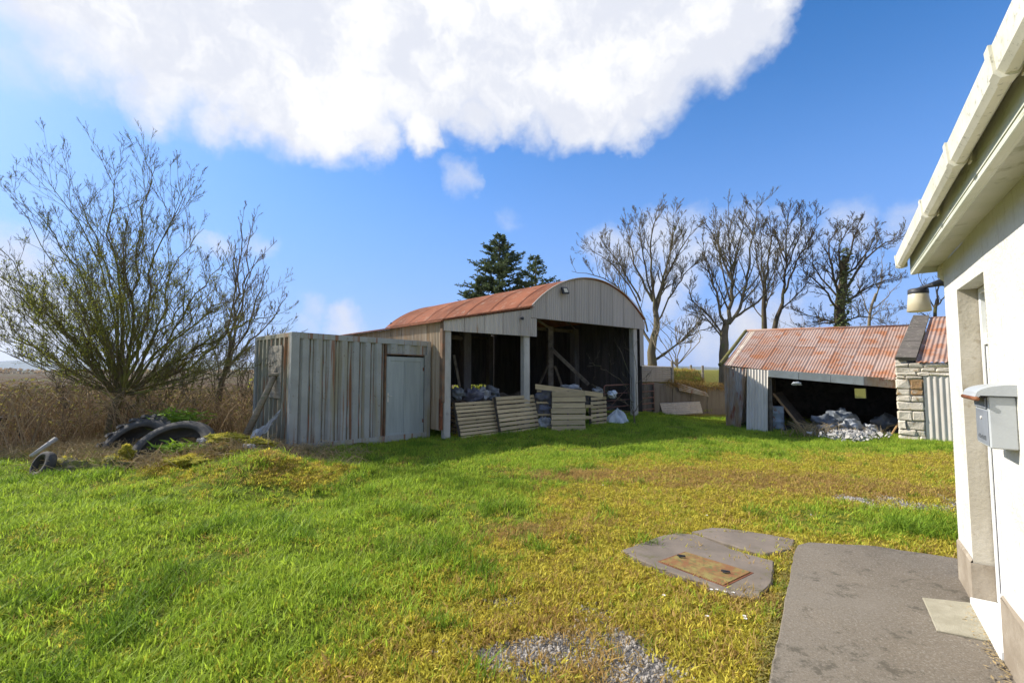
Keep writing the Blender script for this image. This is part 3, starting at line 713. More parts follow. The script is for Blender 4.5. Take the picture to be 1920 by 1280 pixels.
b.add(*wallgrid(-.012, DO, 0, PZ, -.014, 3)); b.add([(-.012, -.014, PZ), (DO, -.014, PZ), (DO, .0, PZ+.02), (-.012, .0, PZ+.02)], [(0, 1, 2, 3)])
b.add([(DO+.010, -.014, 0), (DO+.010, .11, 0), (DO+.010, .11, PZ), (DO+.010, -.014, PZ)], [(0, 1, 2, 3)])
b.add([(DO, -.014, 0), (DO+.01, -.014, 0), (DO+.01, -.014, PZ), (DO, -.014, PZ)], [(0, 1, 2, 3)])
b.add([(-.012, -.014, 0), (-.012, 6, 0), (-.012, 6, PZ), (-.012, -.014, PZ)], [(0, 3, 2, 1)])
b.build('plinth', M['plinth'], house)
b = MB(); b.add(*wallgrid(DN+.01, 9, 0, .47, -.014, 5)); b.add([(DN+.01, -.014, .47), (9, -.014, .47), (9, 0, .49), (DN+.01, 0, .49)], [(0, 1, 2, 3)])
b.add([(DN+.01, -.014, 0), (DN+.01, .0, 0), (DN+.01, .0, .47), (DN+.01, -.014, .47)], [(0, 3, 2, 1)]); b.build('plinth', M['plinth'], house)
# eaves
b = MB(); b.box((-.10, -.164, WT), (9, .0, WT+.012)); b.box((-.10, 0, WT+.001), (0, 6.2, WT+.012)); b.build('soffit', M['fascia'], house)
b = MB(); b.box((-.10, -.197, WT-.058), (9, -.165, WT+.18), .003); b.box((-.102, -.166, WT-.052), (9, -.150, WT-.03), .003); b.box((-.103, -.201, WT-.03), (9, -.196, WT-.018))
b.box((-.118, -.199, WT-.05), (-.10, .05, WT+.16)); b.build('fascia', M['fascia'], house)
# box gutter with sloping sides
def gut_prof(x0, x1, b, k=0.):
    pr = [(-.22+0*k, .135), (-.225, .05-k), (-.240, .030-k), (-.268-k, .030-k), (-.285-k, .050-k), (-.293-k, .135+k*.4), (-.287, .135), (-.280, .055), (-.266, .036), (-.248, .036), (-.231, .055), (-.226, .135)]
    vs = [(x, y, z+WT) for x in (x0, x1) for y, z in pr]; n = len(pr)
    fs = [(i, (i+1) % n, n+(i+1) % n, n+i) for i in range(n)] + [tuple(range(n))[::-1], tuple(range(n, 2*n))]
    b.add(vs, fs)
b = MB(); gut_prof(-.17, 9, b); b.box((-.176, -.294, WT+.028), (-.168, -.22, WT+.138)); g = b.build('gutter', M['gutter'], house)
for x in (-.14, 1.55, 2.42, 3.20, 4.1): 
    b = MB(); gut_prof(x-.026, x+.026, b, .009); b.box((x-.022, -.222, WT+.03), (x+.022, -.214, WT+.135)); b.build('gutter_clip', M['gutter'], g)
# roof
b = MB(); sx = math.tan(R(30))
b.quadbox([(-.10, -.20, WT+.10), (9.1, -.20, WT+.10), (9.1, 3, WT+.17+3.27*sx), (-.12, 3, WT+.17+3.27*sx)], .03)
b.quadbox([(-.12, 3, WT+.17+3.27*sx), (9.1, 3, WT+.17+3.27*sx), (9.1, 6.27, WT+.17), (-.12, 6.27, WT+.17)], .03); b.build('roof', M['slate'], house)
# door, set back in its reveal
dr = MB(); Y0 = .11
def frame(b, x0, x1, z0, z1, w, y, d):
    b.box((x0, y, z0), (x0+w, y+d, z1), .004); b.box((x1-w, y, z0), (x1, y+d, z1), .004); b.box((x0+w, y, z1-w), (x1-w, y+d, z1), .004); b.box((x0+w, y, z0), (x1-w, y+d, z0+w), .004)
frame(dr, DO+.012, DN-.005, .16, LZ-.004, .04, Y0, .07); dr.box((DO+.052, Y0+.002, 1.98), (DN-.075, Y0+.068, 2.06), .004); dr.build('door_frame', M['pvc'], house)
b = MB(); frame(b, DO+.058, DN-.083, .235, 1.97, .11, Y0+.015, .05); b.box((DO+.2, Y0+.02, .9), (DN-.193, Y0+.055, 1.02), .004); b.box((DO+.195, Y0+.03, .34), (DN-.19, Y0+.05, .905)); d_ = b.build('door', M['pvc'], house)
b = MB(); b.box((DO+.165, Y0+.03, 1.02), (DN-.19, Y0+.04, 1.865)); b.build('glass', M['lamp_glass'], d_)
b = MB(); b.box((DN-.15, Y0-.03, 1.05), (DN-.12, Y0+.014, 1.09)); b.box((DN-.25, Y0-.045, 1.06), (DN-.12, Y0-.03, 1.08)); b.build('handle', M['galv'], d_)
b = MB(); b.box((DO+.053, Y0+.03, 2.061), (DN-.076, Y0+.04, 2.33)); b.build('glass', M['lamp_glass'], house)
b = MB(); b.box((DO+.0525, Y0+.012, .236), (DO+.0575, Y0+.066, 1.97)); b.box((DO+.089, Y0+.012, 1.971), (DN-.08, Y0+.066, 1.979)); b.build('seal', M['dark_gasket'], house)
b = MB(); b.box((DO+.011, -.03, .101), (DN-.001, .30, .155), .006); b.build('threshold', M['pvc'], house)
b = MB(); b.tube([(-.01, .02, WT-.01), (-.06, .0, WT-.03), (-.09, .0, WT-.09), (-.07, .03, WT-.13)], .028, 8); b.build('overflow_pipe', M['gutter'], house, True)

# letterbox on the wall
lb = empty('letterbox', hw(1.56, -.002, 1.39), hrot); tag(lb, 'grey metal letterbox with curved lid fixed to the white house wall', 'letterbox')
W_, Dp, Ht = .28, .105, .27
b = MB(); b.box((0, -Dp, .0), (W_, 0, Ht), .006); b.build('body', M['letter'], lb)
b = MB(); b.box((.012, -Dp-.004, .012), (W_-.012, -Dp-.0005, Ht-.075), .002); b.build('front_door', M['letter_dark'], lb)
b = MB(); b.box((.02, -Dp-.010, Ht-.066), (W_-.02, -Dp-.0005, Ht-.008), .003); b.build('flap', M['letter_dark'], lb)
b = MB(); b.lathe([(.009, 0), (.009, .004), (.005, .005)], sides=10); 
for v in b.v: v.x, v.y, v.z = v.x+W_*.5, -Dp-.004-v.z, v.y+.15
b.build('lock', M['galv'], lb)
b = MB()
rn = random.Random(3)
for i in range(9): b.box((.05+i*.02, -Dp-.0052, .035), (.062+i*.02, -Dp-.0042, .035+rn.choice((.016, .02, .024))))
b.build('lettering', M['print_grey'], lb)
b = MB(); n = 12; pr = []
for k in range(n+1):
    a = math.pi*.5*k/n; pr.append((-.15*math.sin(a)+.0, Ht+.012+.05*math.cos(a)))
pr += [(-.158, Ht-.012), (-.152, Ht-.02), (-.145, Ht-.008), (-.135, Ht+.005), (0, Ht+.004)]
vs = [(x, y, z) for x in (-.02, W_+.02) for y, z in pr]; m = len(pr)
b.add(vs, [(i, (i+1) % m, m+(i+1) % m, m+i) for i in range(m)]+[tuple(range(m))[::-1], tuple(range(m, 2*m))]); b.build('lid', M['letter'], lb)
b = MB(); b.tube([(-.026, -.150, Ht-.012), (W_+.026, -.150, Ht-.012)], .012, 8); b.build('lid_roll', M['rust'], lb, True)

# lantern on the corner
lp = hw(-.30, -.135, 0); ln = empty('wall_lantern', (lp.x, lp.y, 2.43)); tag(ln, 'cream opal wall lantern with black cap hanging at the house corner', 'lantern')
b = MB(); b.lathe([(.078, -.10), (.088, -.095), (.073, .06), (.070, .065)], sides=24); b.build('shade', M['opal'], ln, True)
b = MB(); b.lathe([(.074, .062), (.076, .066), (.074, .105), (.060, .112)], sides=24); b.build('cap', M['black'], ln, True)
b = MB(); e = hw(-.03, .10, 0)-lp; b.tube([(0, 0, .108), (e.x*.25, e.y*.25, .120), (e.x*.6, e.y*.6, .13), (e.x, e.y, .10)], [.014, .018, .034, .045], 8); b.build('arm', M['black'], ln, True)

# ------------------------------------------------------------------ container
cp0 = gp(541, 846); cp1 = gp(786, 817); ce = Vector((cp1.x-cp0.x, cp1.y-cp0.y, 0)); CL = ce.length; ce.normalize()
cs = Vector((-.64, .768, 0)).normalized()
ct = empty('shipping_container'); tag(ct, 'grey blue corrugated container store with rust streaks and a door beside the barn', 'container')
basis(ct, (cp0.x, cp0.y, .02), ce, cs, Vector((0, 0, 1)))
bpy.context.view_layer.update()
CW, CHt = 2.36, 2.59
def cbuild(b, name, m, par=ct, lab=None):
    for v in b.v: v.z -= v.x/CL*.055
    o = b.build(name, m, par)
    if lab: o['label'] = lab
    return o
# frame
b = MB(); b.box((0, -.0, .0), (.17, .13, CHt), .008); cbuild(b, 'corner_post', M['container'])
b = MB(); b.box((CL-.11, 0, 0), (CL, .13, CHt), .008); cbuild(b, 'corner_post', M['container'])
b = MB(); b.box((.02, CW-.13, 0), (.15, CW, CHt), .008); cbuild(b, 'corner_post', M['container'])
b = MB(); b.box((CL-.12, CW-.13, 0), (CL, CW, CHt), .008); cbuild(b, 'corner_post', M['container'])
b = MB(); b.box((.17, .004, CHt-.13), (CL-.11, .12, CHt-.002), .006); cbuild(b, 'top_rail', M['container'])
# bottom rail with fork pockets
b = MB(); 
segs = [(.17, .48, 0), (.92, 1.36, 0), (1.78, CL-.11, 0)]
b.box((.17, .004, .10), (CL-.11, .12, .19))
for x0, x1, z in segs:
    b.add([(x0, .006, .0), (x1, .006, .0), (x1+.09, .006, .10), (x0-.09 if x0 > .3 else x0, .006, .10), (x0, .10, .0), (x1, .10, .0), (x1+.09 if x1 < CL-.2 else x1, .10, .10), (x0, .10, .10)],
          [(0, 1, 2, 3), (4, 7, 6, 5), (0, 4, 5, 1), (1, 5, 6, 2), (0, 3, 7, 4)])
cbuild(b, 'bottom_rail', M['container'])
def trap(x0, x1, z0, z1, n, y0, dep, b, slope=.045):
    p = (x1-x0)/n; prof = [(x0, y0+dep)]
    for i in range(n):
        a = x0+i*p; wv = p*.5
        prof += [(a+p*.10, y0+dep), (a+p*.10+slope, y0), (a+p*.66, y0), (a+p*.66+slope, y0+dep)]
    prof.append((x1, y0+dep))
    vs = [(x, y, z) for z in (z0, z1) for x, y in prof]; n2 = len(prof)
    b.add(vs, [(i, i+1, n2+i+1, n2+i) for i in range(n2-1)])
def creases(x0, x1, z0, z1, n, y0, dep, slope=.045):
    "rusty dirt and painted shade in the inner corner of every rib"
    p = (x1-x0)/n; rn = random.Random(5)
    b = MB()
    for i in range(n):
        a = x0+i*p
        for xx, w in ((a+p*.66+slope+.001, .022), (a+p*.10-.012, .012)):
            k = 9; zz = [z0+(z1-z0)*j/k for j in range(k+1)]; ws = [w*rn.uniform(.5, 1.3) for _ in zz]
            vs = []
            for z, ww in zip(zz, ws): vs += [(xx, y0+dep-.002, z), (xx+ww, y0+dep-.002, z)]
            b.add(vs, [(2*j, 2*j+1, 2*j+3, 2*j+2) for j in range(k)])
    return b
DX0, DX1 = 2.30, CL-.25
b = MB(); trap(.17, DX0-.06, .19, CHt-.13, 7, .012, .055, b); panel_ = cbuild(b, 'corrugated_panel', M['container'])
b = creases(.17, DX0-.06, .19, CHt-.13, 7, .012, .055); o = cbuild(b, 'crease_grime_shade', M['grime_shade'], panel_); o['kind'] = 'stuff'  # dark strips: rusty dirt plus shade painted into the rib corners
b = MB(); trap(DX0+.04, CL-.115, CHt-.37, CHt-.13, 3, .012, .055, b); cbuild(b, 'corrugated_panel', M['container'])
b = MB(); b.box((DX0-.045, .002, .19), (DX0-.02, .10, CHt-.13), .003); b.box((DX0-.02, .002, CHt-.395), (DX1+.06, .10, CHt-.37), .003); cbuild(b, 'door_surround', M['rust_brown'])
b = MB(); b.box((DX1+.06, .002, .19), (CL-.11, .06, CHt-.36), .003); cbuild(b, 'door_post', M['container'])
# door leaf
b = MB(); dz0, dz1 = .12, CHt-.44
frame(b, DX0, DX1+.04, dz0, dz1, .11, .022, .04); mx = (DX0+DX1+.04)/2; b.box((mx-.04, .022, dz0+.11), (mx-.003, .062, dz1-.11), .003); b.box((mx+.003, .022, dz0+.11), (mx+.04, .062, dz1-.11), .003)
b.box((DX0+.1, .040, dz0+.1), (DX1-.06, .055, dz1-.1)); dl = cbuild(b, 'door', M['door_paint'])
b = MB(); b.box((DX0+.03, .012, 1.02), (DX0+.065, .0215, 1.24), .003); b.tube([(DX0+.047, .012, 1.17), (DX0+.047, -.03, 1.17), (DX0+.13, -.035, 1.165)], .009, 6); cbuild(b, 'handle', M['galv'], dl)
for z in (.45, 1.8):
    b = MB(); b.box((DX1+.005, .015, z), (DX1+.045, .0215, z+.09), .002); cbuild(b, 'hinge', M['rust'], dl)
# left side, rails, corrugations, rear and roof
def trap_y(y0, y1, z0, z1, n, x0, dep, b, slope=.045):
    p = (y1-y0)/n; prof = [(x0+dep, y0)]
    for i in range(n): a = y0+i*p; prof += [(x0+dep, a+p*.12), (x0, a+p*.12+slope), (x0, a+p*.6), (x0+dep, a+p*.6+slope)]
    prof.append((x0+dep, y1)); vs = [(x, y, z) for z in (z0, z1) for x, y in prof]; n2 = len(prof)
    b.add(vs, [(i, n2+i, n2+i+1, i+1) for i in range(n2-1)])
b = MB(); trap_y(.13, CW-.13, .16, CHt-.10, 8, .03, .08, b); cbuild(b, 'end_panel', M['container_end'], lab='greenish rusty corrugated end panel')
b = MB(); b.box((.03, .13, CHt-.10), (.12, CW-.13, CHt-.004), .005); cbuild(b, 'end_rail', M['container_end']); b = MB(); b.box((.03, .13, 0), (.12, CW-.13, .16), .005); cbuild(b, 'end_rail', M['container_end'])
b = MB(); b.box((.0, .55, 1.15), (.028, 1.35, 2.32), .004); cbuild(b, 'end_board', M['wood_grey'])
b = MB(); b.box((.12, CW-.10, .05), (CL-.12, CW-.04, CHt-.004)); cbuild(b, 'rear_panel', M['container'])
b = MB(); b.box((CL-.07, .13, .05), (CL-.02, CW-.13, CHt-.004)); cbuild(b, 'side_panel', M['container'])
b = MB(); b.box((.05, .05, CHt-.03), (CL-.05, CW-.05, CHt+.003)); cbuild(b, 'roof', M['container'])
b = MB(); b.box((.12, .12, .12), (CL-.12, CW-.12, .16)); cbuild(b, 'floor', M['wood_dark'])
# leaning pole and rubbish at the left of the container
q0 = G(468, 820, -.1); q0 = D(462, 815, 9.9); q1 = D(525, 682, 10.35)
b = MB(); b.tube([q0, q0.lerp(q1, .5)+Vector((.02, 0, .03)), q1], [.075, .065, .06], 9); b.build('leaning_pole', M['wood_pole'], None, True)
tag(bpy.data.objects['leaning_pole'], 'weathered round timber pole leaning against the container end', 'pole')
q2 = D(505, 703, 10.25); q3 = D(540, 700, 10.2)
b = MB(); b.tube([q2, q3], .045, 7); o = b.build('log_stub', M['wood_pole'], None, True); tag(o, 'short timber stub wedged level between the pole and the container end', 'timber')
for i, (a, c_, e_, y, m_, lab) in enumerate((((478, 822), (522, 776), 13, 9.55, 'plastic_pale', 'broken pale plastic strip sticking up at the container corner'), ((470, 818), (505, 800), 11, 9.6, 'plastic_white', 'crumpled white sheet lying at the container corner'))):
    p = D(*a, y); q = D(*c_, y+.15); b = MB(); w = Vector((.03, .02, .10)) ; up = (q-p).normalized()
    g_ = grid(3, 8, lambda u, v: p.lerp(q, v)+w*(u-.5)*2+Vector((noise.noise((u*3, v*5, i)), noise.noise((u*3, v*5, i+5)), noise.noise((u*3, v*5, i+9))))*.05)
    vs, fs = g_; n0 = len(vs); vs = vs+[v+Vector((.0, .03, .01)) for v in vs]; fs = fs+[tuple(n0+k for k in f[::-1]) for f in fs]; b.add(vs, fs)
    o = b.build('plastic_debris', M[m_]); tag(o, lab, 'debris')

# ------------------------------------------------------------------ barn
BM = Vector((.71, 14.2, 0)); be = Vector((.748, .664, 0)).normalized(); bi = Vector((-be.y, be.x, 0)); brot = math.atan2(be.y, be.x)
barn = empty('barn', BM, brot); tag(barn, 'hay barn with rusty round roof, grey corrugated gable and open lean-to', 'barn')
BD = 9.5; TL, TR = -3.30, 5.85
def bw(t, s, z): return BM+be*t+bi*s+Vector((0, 0, z))
def pillar(t0, t1, s0, s1, z1, m='concrete'):
    b = MB(); b.box((t0, s0, -.4), (t1, s1, z1), .02); return b.build('pillar', M[m], barn)
pillar(-.44, -.19, .02, .20, 3.3); pillar(TL, TL+.22, .02, .16, 3.05); pillar(TR-.40, TR-.15, .06, .28, 3.6, 'concrete')
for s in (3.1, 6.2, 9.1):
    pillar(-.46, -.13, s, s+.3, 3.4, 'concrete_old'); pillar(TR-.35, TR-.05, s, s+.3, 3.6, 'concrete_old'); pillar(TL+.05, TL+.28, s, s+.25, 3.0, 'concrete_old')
# round roof profile
RC = (TR-.15)/2; RH = 1.22; EV = 3.77; hw_ = (TR+.30)/2+.05; cx_ = (TR+.15-.2)/2
Rr = (hw_*hw_+RH*RH)/(2*RH)
def arc(u):  # u 0..1 from left eave to right eave
    a0 = math.asin(hw_/Rr); a = -a0+2*a0*u
    return cx_+Rr*math.sin(a), EV+RH-Rr+Rr*math.cos(a), Vector((math.sin(a), 0, math.cos(a)))
def arc_z(t):
    d = t-cx_; return EV+RH-Rr+math.sqrt(max(0, Rr*Rr-d*d))
# gable cladding sheets (front), one object each
def gsheet(t0, t1, zb, ztf, s, m, name='gable_sheet', pitch=.09, amp=.014, par=barn, nv=1, flip=1):
    w = (t1-t0)/pitch
    vs, fs = corr(w, nv, lambda u, v: (Vector((t0+(t1-t0)*u, s, zb(t0+(t1-t0)*u)*(1-v)+ztf(t0+(t1-t0)*u)*v)), Vector((0, -1, 0))), amp, 6)
    return mesh_obj(name, vs, fs, M[m], par, True)
n = 9; g0, g1 = -.22, TR+.22; rn = random.Random(4)
for i in range(n):
    a = g0+(g1-g0)*i/n; c_ = g0+(g1-g0)*(i+1)/n
    gsheet(a, c_+.02, lambda t: 3.40-.0*t, lambda t: arc_z(min(max(t, g0), g1))-.012, -.02-.004*(i % 2), 'sheet_grey')
# lean-to front fascia sheets
n = 5; f0, f1 = TL-.08, .02
for i in range(n):
    a = f0+(f1-f0)*i/n; c_ = f0+(f1-f0)*(i+1)/n
    gsheet(a, c_+.02, lambda t: 2.82, lambda t: 3.08+(t-f0)/(f1-f0)*.62 if t < -.23 else 3.38, -.045-.004*(i % 2), 'sheet_lean', 'fascia_sheet')
# narrow strip at the right corner
gsheet(TR-.10, TR+.20, lambda t: 1.95, lambda t: 3.40, .0, 'sheet_grey', 'corner_sheet')
# left wall of lean-to: vertical sheets
def ssheet(t, s0, s1, z0, z1, m, name='wall_sheet', amp=.009, pitch=.076, par=barn):
    w = (s1-s0)/pitch; z1f = z1 if callable(z1) else (lambda s: z1)
    vs, fs = corr(w, 1, lambda u, v: (Vector((t, s0+(s1-s0)*u, z0*(1-v)+z1f(s0+(s1-s0)*u)*v)), Vector((-1, 0, 0))), amp, 6)
    return mesh_obj(name, vs, fs, M[m], par, True)
n = 13
for i in range(n):
    a = .12+(BD-.12)*i/n; c_ = .12+(BD-.12)*(i+1)/n
    ssheet(TL-.03-.004*(i % 2), a, c_+.02, .22+.05*noise.noise((i*3.1, 0, 0)), 3.06, 'sheet_tan')
b = MB(); b.box((TL-.09, -.03, .95), (TL-.005, .11, 3.06), .01); b.build('corner_board', M['rust_brown'], barn)
b = MB(); b.box((TL-.115, .0, .25), (TL-.04, .10, 1.05), .01); b.build('corner_strip', M['rust'], barn)
# lean-to roof
for i in range(11):
    a = -.12+(BD+.24)*i/11; c_ = -.12+(BD+.24)*(i+1)/11
    vs, fs = corr((c_-a)/.076, 1, lambda u, v: (Vector(((TL-.18)*(1-v)+(-.12)*v, a+(c_+.02-a)*u, 3.07*(1-v)+3.72*v)), Vector((-.18, 0, .98))), .009, 6)
    mesh_obj('roof_sheet', vs, fs, M['rust_roof'], barn, True)
b = MB(); b.box((TL-.20, -.10, 3.045), (TL-.12, BD+.1, 3.075)); b.build('eave_trim', M['rust'], barn)
b = MB(); b.quadbox([(TL-.15, -.085, 3.06), (-.22, -.085, 3.70), (-.22, -.085, 3.745), (TL-.15, -.085, 3.11)], .025); b.build('verge_trim', M['rust'], barn)
# main round roof: strips, left and right halves
m_ = 14
for i in range(m_):
    a = -.10+(BD+.2)*i/m_; c_ = -.10+(BD+.2)*(i+1)/m_
    for h in (0, 1):
        du = rn.uniform(-.004, .004); off = .004*(i % 2)+.003*h
        def f(u, v):
            t, z, nn = arc(h*.5+v*.5+(.012 if h == 0 else 0)*v); return Vector((t, a+(c_+.02-a)*u, z))+nn*off, nn
        vs, fs = corr((c_-a)/.076, 12, f, .009, 6); mesh_obj('roof_sheet', vs, fs, M['rust_roof'] if h == 0 else M['rust_roof'], barn, True)
b = MB(); pts = []
for k in range(25):
    t, z, nn = arc(k/24); pts.append((Vector((t, -.13, z))+nn*.012))
b.tube(pts, .014, 5); b.build('verge_trim', M['galv'], barn)
b = MB(); t, z, nn = arc(0); b.box((t-.05, -.1, z-.06), (t+.03, BD+.1, z-.02)); b.build('eave_trim', M['rust'], barn)
# rear wall, with a gap above the ground; right wall
n = 13
for i in range(n):
    a = TL+(TR-TL)*i/n; c_ = TL+(TR-TL)*(i+1)/n
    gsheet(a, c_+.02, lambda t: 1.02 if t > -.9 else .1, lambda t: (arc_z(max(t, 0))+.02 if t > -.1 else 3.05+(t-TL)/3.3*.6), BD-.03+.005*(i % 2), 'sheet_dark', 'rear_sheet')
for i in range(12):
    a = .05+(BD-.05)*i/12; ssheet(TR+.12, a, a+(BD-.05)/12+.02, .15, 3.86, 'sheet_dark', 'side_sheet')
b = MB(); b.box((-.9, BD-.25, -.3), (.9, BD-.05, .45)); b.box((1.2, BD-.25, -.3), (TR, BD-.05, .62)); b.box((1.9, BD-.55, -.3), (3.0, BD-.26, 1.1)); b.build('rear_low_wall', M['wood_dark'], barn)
# low inner walls (partial) and truss timbers
b = MB(); b.box((TL+.05, .3, 1.55), (TL+.12, BD-.2, 1.65)); b.box((TL+.05, .3, 2.7), (TL+.12, BD-.2, 2.8)); b.build('wall_rail', M['timber_dim'], barn)
for s in (.2, 3.2, 6.3, 9.2):
    b = MB(); b.box((-.3, s, 3.42), (TR-.2, s+.08, 3.56)); b.tube([(-.2, s+.04, 3.5), (cx_-1.2, s+.04, 4.55)], .04, 4); b.tube([(TR, s+.04, 3.5), (cx_+1.2, s+.04, 4.55)], .04, 4); b.box((TL+.1, s, 2.86), (-.3, s+.08, 2.98)); b.build('tie_beam', M['timber_dim'], barn)
b = MB(); b.box((-.30, 3.2, 3.2), (-.2, BD, 3.3)); b.box((-.30, .3, 3.2), (-.2, 3.2, 3.3)); b.build('wall_plate', M['timber_dim'], barn)
# diagonal timbers inside
for nm, a, c_, yy, r, lab in (('brace', (1032, 652), (1103, 720), 16.6, .085, 'thick timber'), ('brace', (1040, 686), (1058, 735), 17.2, .06, None), ('brace', (1030, 680), (1008, 728), 16.9, .05, None), ('post', (1031, 612), (1031, 742), 16.8, .14, None), ('brace', (1005, 598), (1035, 618), 16.2, .05, None), ('brace', (851, 665), (862, 725), 13.6, .05, None)):
    p = D(*a, yy); q = D(*c_, yy+.4); b = MB(); b.tube([p, q], r, 4)
    o = b.build(nm, M['timber_dim'], barn); o.matrix_parent_inverse = (Matrix.Translation(BM) @ Matrix.Rotation(brot, 4, 'Z')).inverted()
# flood light on the gable, small sensor on the fascia
fl = D(1053, 545, 15.3); loc_ = bw(2.0, -.10, 4.55)
def on_front(px, py, s=-.03):
    r = ray(px, py); # intersect plane s
    nrm = bi; dnm = r.dot(nrm); t = (BM.dot(nrm)+s)/dnm; return Vector((r.x*t, r.y*t, CH+r.z*t))
p = on_front(1053, 545); fo = empty('flood_light', p, brot); tag(fo, 'black square flood light fixed high on the barn gable', 'flood light')
b = MB()
b.quadbox([(-.13, -.20, -.13), (.17, -.20, -.09), (.15, -.11, .12), (-.11, -.11, .10)], -.05); b.build('housing', M['black'], fo)
b = MB(); b.quadbox([(-.075, -.204, -.085), (.10, -.204, -.06), (.09, -.14, .07), (-.065, -.14, .055)], .006); b.build('lens', M['opal'], fo)
b = MB(); b.tube([(0, -.015, .06), (0, -.12, .06), (.0, -.13, -.0)], .012, 5); b.build('bracket', M['black'], fo)
p = on_front(976, 597, -.07); fo = empty('sensor_lamp', p, brot); tag(fo, 'tiny black sensor lamp on the lean-to fascia', 'sensor')
b = MB(); b.lathe([(.03, -.05), (.045, -.02), (.04, .03), (.02, .04)], (0, -.09, 0), 10); b.build('head', M['black'], fo)
b = MB(); b.box((-.02, -.055, -.015), (.02, .0, .02)); b.build('arm', M['black'], fo)

# ------------------------------------------------------------------ pallets
def pallet(bl, br_, tl, label, nslat=8, gap=.36, th=.018, seed=0, nstr=3, grp='pallets propped along the barn front', skip=(), back=True, wood='wood_pallet'):
    bl, br_, tl = map(Vector, (bl, br_, tl)); ex = br_-bl; W = ex.length; ex.normalize()
    ez = tl-bl; sk = ez.dot(ex); H = (ez-ex*sk).length; ez = (ez-ex*sk).normalized(); ey = ez.cross(ex).normalized()   # ey points to the back
    root = empty('pallet'); tag(root, label, 'pallet', grp); basis(root, bl, ex, ey, ez); rn = random.Random(seed)
    p = H/nslat; sh = sk/H
    for i in range(nslat):
        if i in skip: continue
        z0 = p*i+p*gap*.5; z1 = p*(i+1)-p*gap*.5; d = rn.uniform(-.006, .006); x0 = sh*z0+rn.uniform(-.012, .012); x1 = W+sh*z0+rn.uniform(-.012, .012)
        b = MB(); b.box((x0, 0, z0+d), (x1, th, z1+d), .003); 
        for v in b.v: v.z += (v.x/W-.5)*rn.uniform(-.0, .008)*0; 
        o = b.build('slat', M[wood], root)
    for k in range(nstr):
        x = (W-.06)*k/max(1, nstr-1); b = MB(); b.add([(x, th+.001, 0), (x+.05, th+.001, 0), (x+.05+sk, th+.001, H), (x+sk, th+.001, H), (x, th+.09, 0), (x+.05, th+.09, 0), (x+.05+sk, th+.09, H), (x+sk, th+.09, H)],
             [(0, 1, 2, 3), (4, 7, 6, 5), (0, 4, 5, 1), (2, 6, 7, 3), (0, 3, 7, 4), (1, 5, 6, 2)]); b.build('stringer', M['wood_dark'], root)
    if back:
        for k in range(3):
            z0 = (H-.1)*k/2; b = MB(); b.box((sh*z0, th+.0915, z0), (W+sh*z0, th+.108, z0+.09)); b.build('back_board', M[wood], root)
    return root
def lean(px, py, base, k=.16): return D(px, py, base.y+k)
def pal(BL, BR, TLp, label, zb=-.03, k=.18, **kw):
    a = G(*BL, zb); c_ = G(*BR, zb); return pallet(a, c_, lean(*TLp, a, k), label, **kw)
pal((836, 811), (860, 819), (840, 752), 'shadowed pallet behind the leftmost tilted pallet, beside the barn corner post', seed=1, k=.2, nslat=8)
pal((866, 825), (940, 815), (853, 754), 'tilted slatted pallet leaning left, nearest the barn corner post', seed=2, nslat=10, gap=.26)
pal((941, 817), (1013, 806), (929, 743), 'tilted slatted pallet leaning against the middle white barn pillar', seed=3, nslat=9, gap=.24)
pal((1007, 806), (1034, 806), (1006, 727), 'open framed pallet with sacking behind, right of the middle barn pillar', seed=4, nslat=7, gap=.66, back=False, skip=(5, 3, 1))
pal((1034, 809), (1098, 808), (1035, 733), 'upright pallet with broad close boards, in the middle of the wide barn opening', seed=5, nslat=7, gap=.13)
pal((1110, 799), (1139, 795), (1108, 744), 'narrow pallet standing beside the rusty gate', seed=6, nslat=7, gap=.28)
# long top rail over them
p = D(1004, 729, 13.9); q = D(1131, 745, 14.5); b = MB(); b.quadbox([p, q, q+Vector((0, 0, .14)), p+Vector((0, 0, .15))], -.035); o = b.build('rail_plank', M['wood_pallet']); tag(o, 'long pale plank laid across the tops of the upright pallets', 'plank')
for a, c_ in (((1098, 764), (1112, 764)), ((1098, 785), (1111, 785))):
    p = D(*a, 14.05); q = D(*c_, 14.3); b = MB(); b.quadbox([p, q, q+Vector((0, 0, .09)), p+Vector((0, 0, .09))], -.03); o = b.build('tie_board', M['wood_pallet']); tag(o, ('upper' if a[1] < 770 else 'lower')+' short board bridging the gap between broad-board pallet and narrow pallet', 'board', 'short boards between two pallets')

# rubbish bags, sacks, scrap behind the pallets
def bag(px, py, y, r, m, label, cat, sc=(1, .8, .8), seed=0, grp=None, name='rubbish_bag', amp=.3):
    p = D(px, py, y); vs, fs = lump(r, seed, sc, amp, 30, 20); b = MB(); b.add([v*(1-.16*abs(noise.noise(v*(3.2/r)+Vector((seed, 0, 0))))*1.6-.05*noise.noise(v*(9/r)))+p for v in vs], fs); o = b.build(name, M[m], None, True); tag(o, label, cat, grp); return o
heap = 'bags and scrap dumped inside the barn'
z_h = lambda px, py, y: D(px, py, y)
b = MB()
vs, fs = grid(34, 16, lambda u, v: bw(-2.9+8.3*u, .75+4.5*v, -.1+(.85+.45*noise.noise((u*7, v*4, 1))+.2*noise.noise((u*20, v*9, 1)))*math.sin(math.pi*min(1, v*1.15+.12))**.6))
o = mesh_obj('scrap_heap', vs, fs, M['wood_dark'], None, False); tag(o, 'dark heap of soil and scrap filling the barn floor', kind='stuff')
bag(884, 742, 13.6, .30, 'plastic_blue', 'blue grey sack on the heap behind the left pallets', 'sack', seed=1, grp=heap)
bag(903, 739, 13.9, .24, 'plastic_pale', 'pale crumpled sack behind the leftmost tilted pallet', 'sack', seed=2, grp=heap)
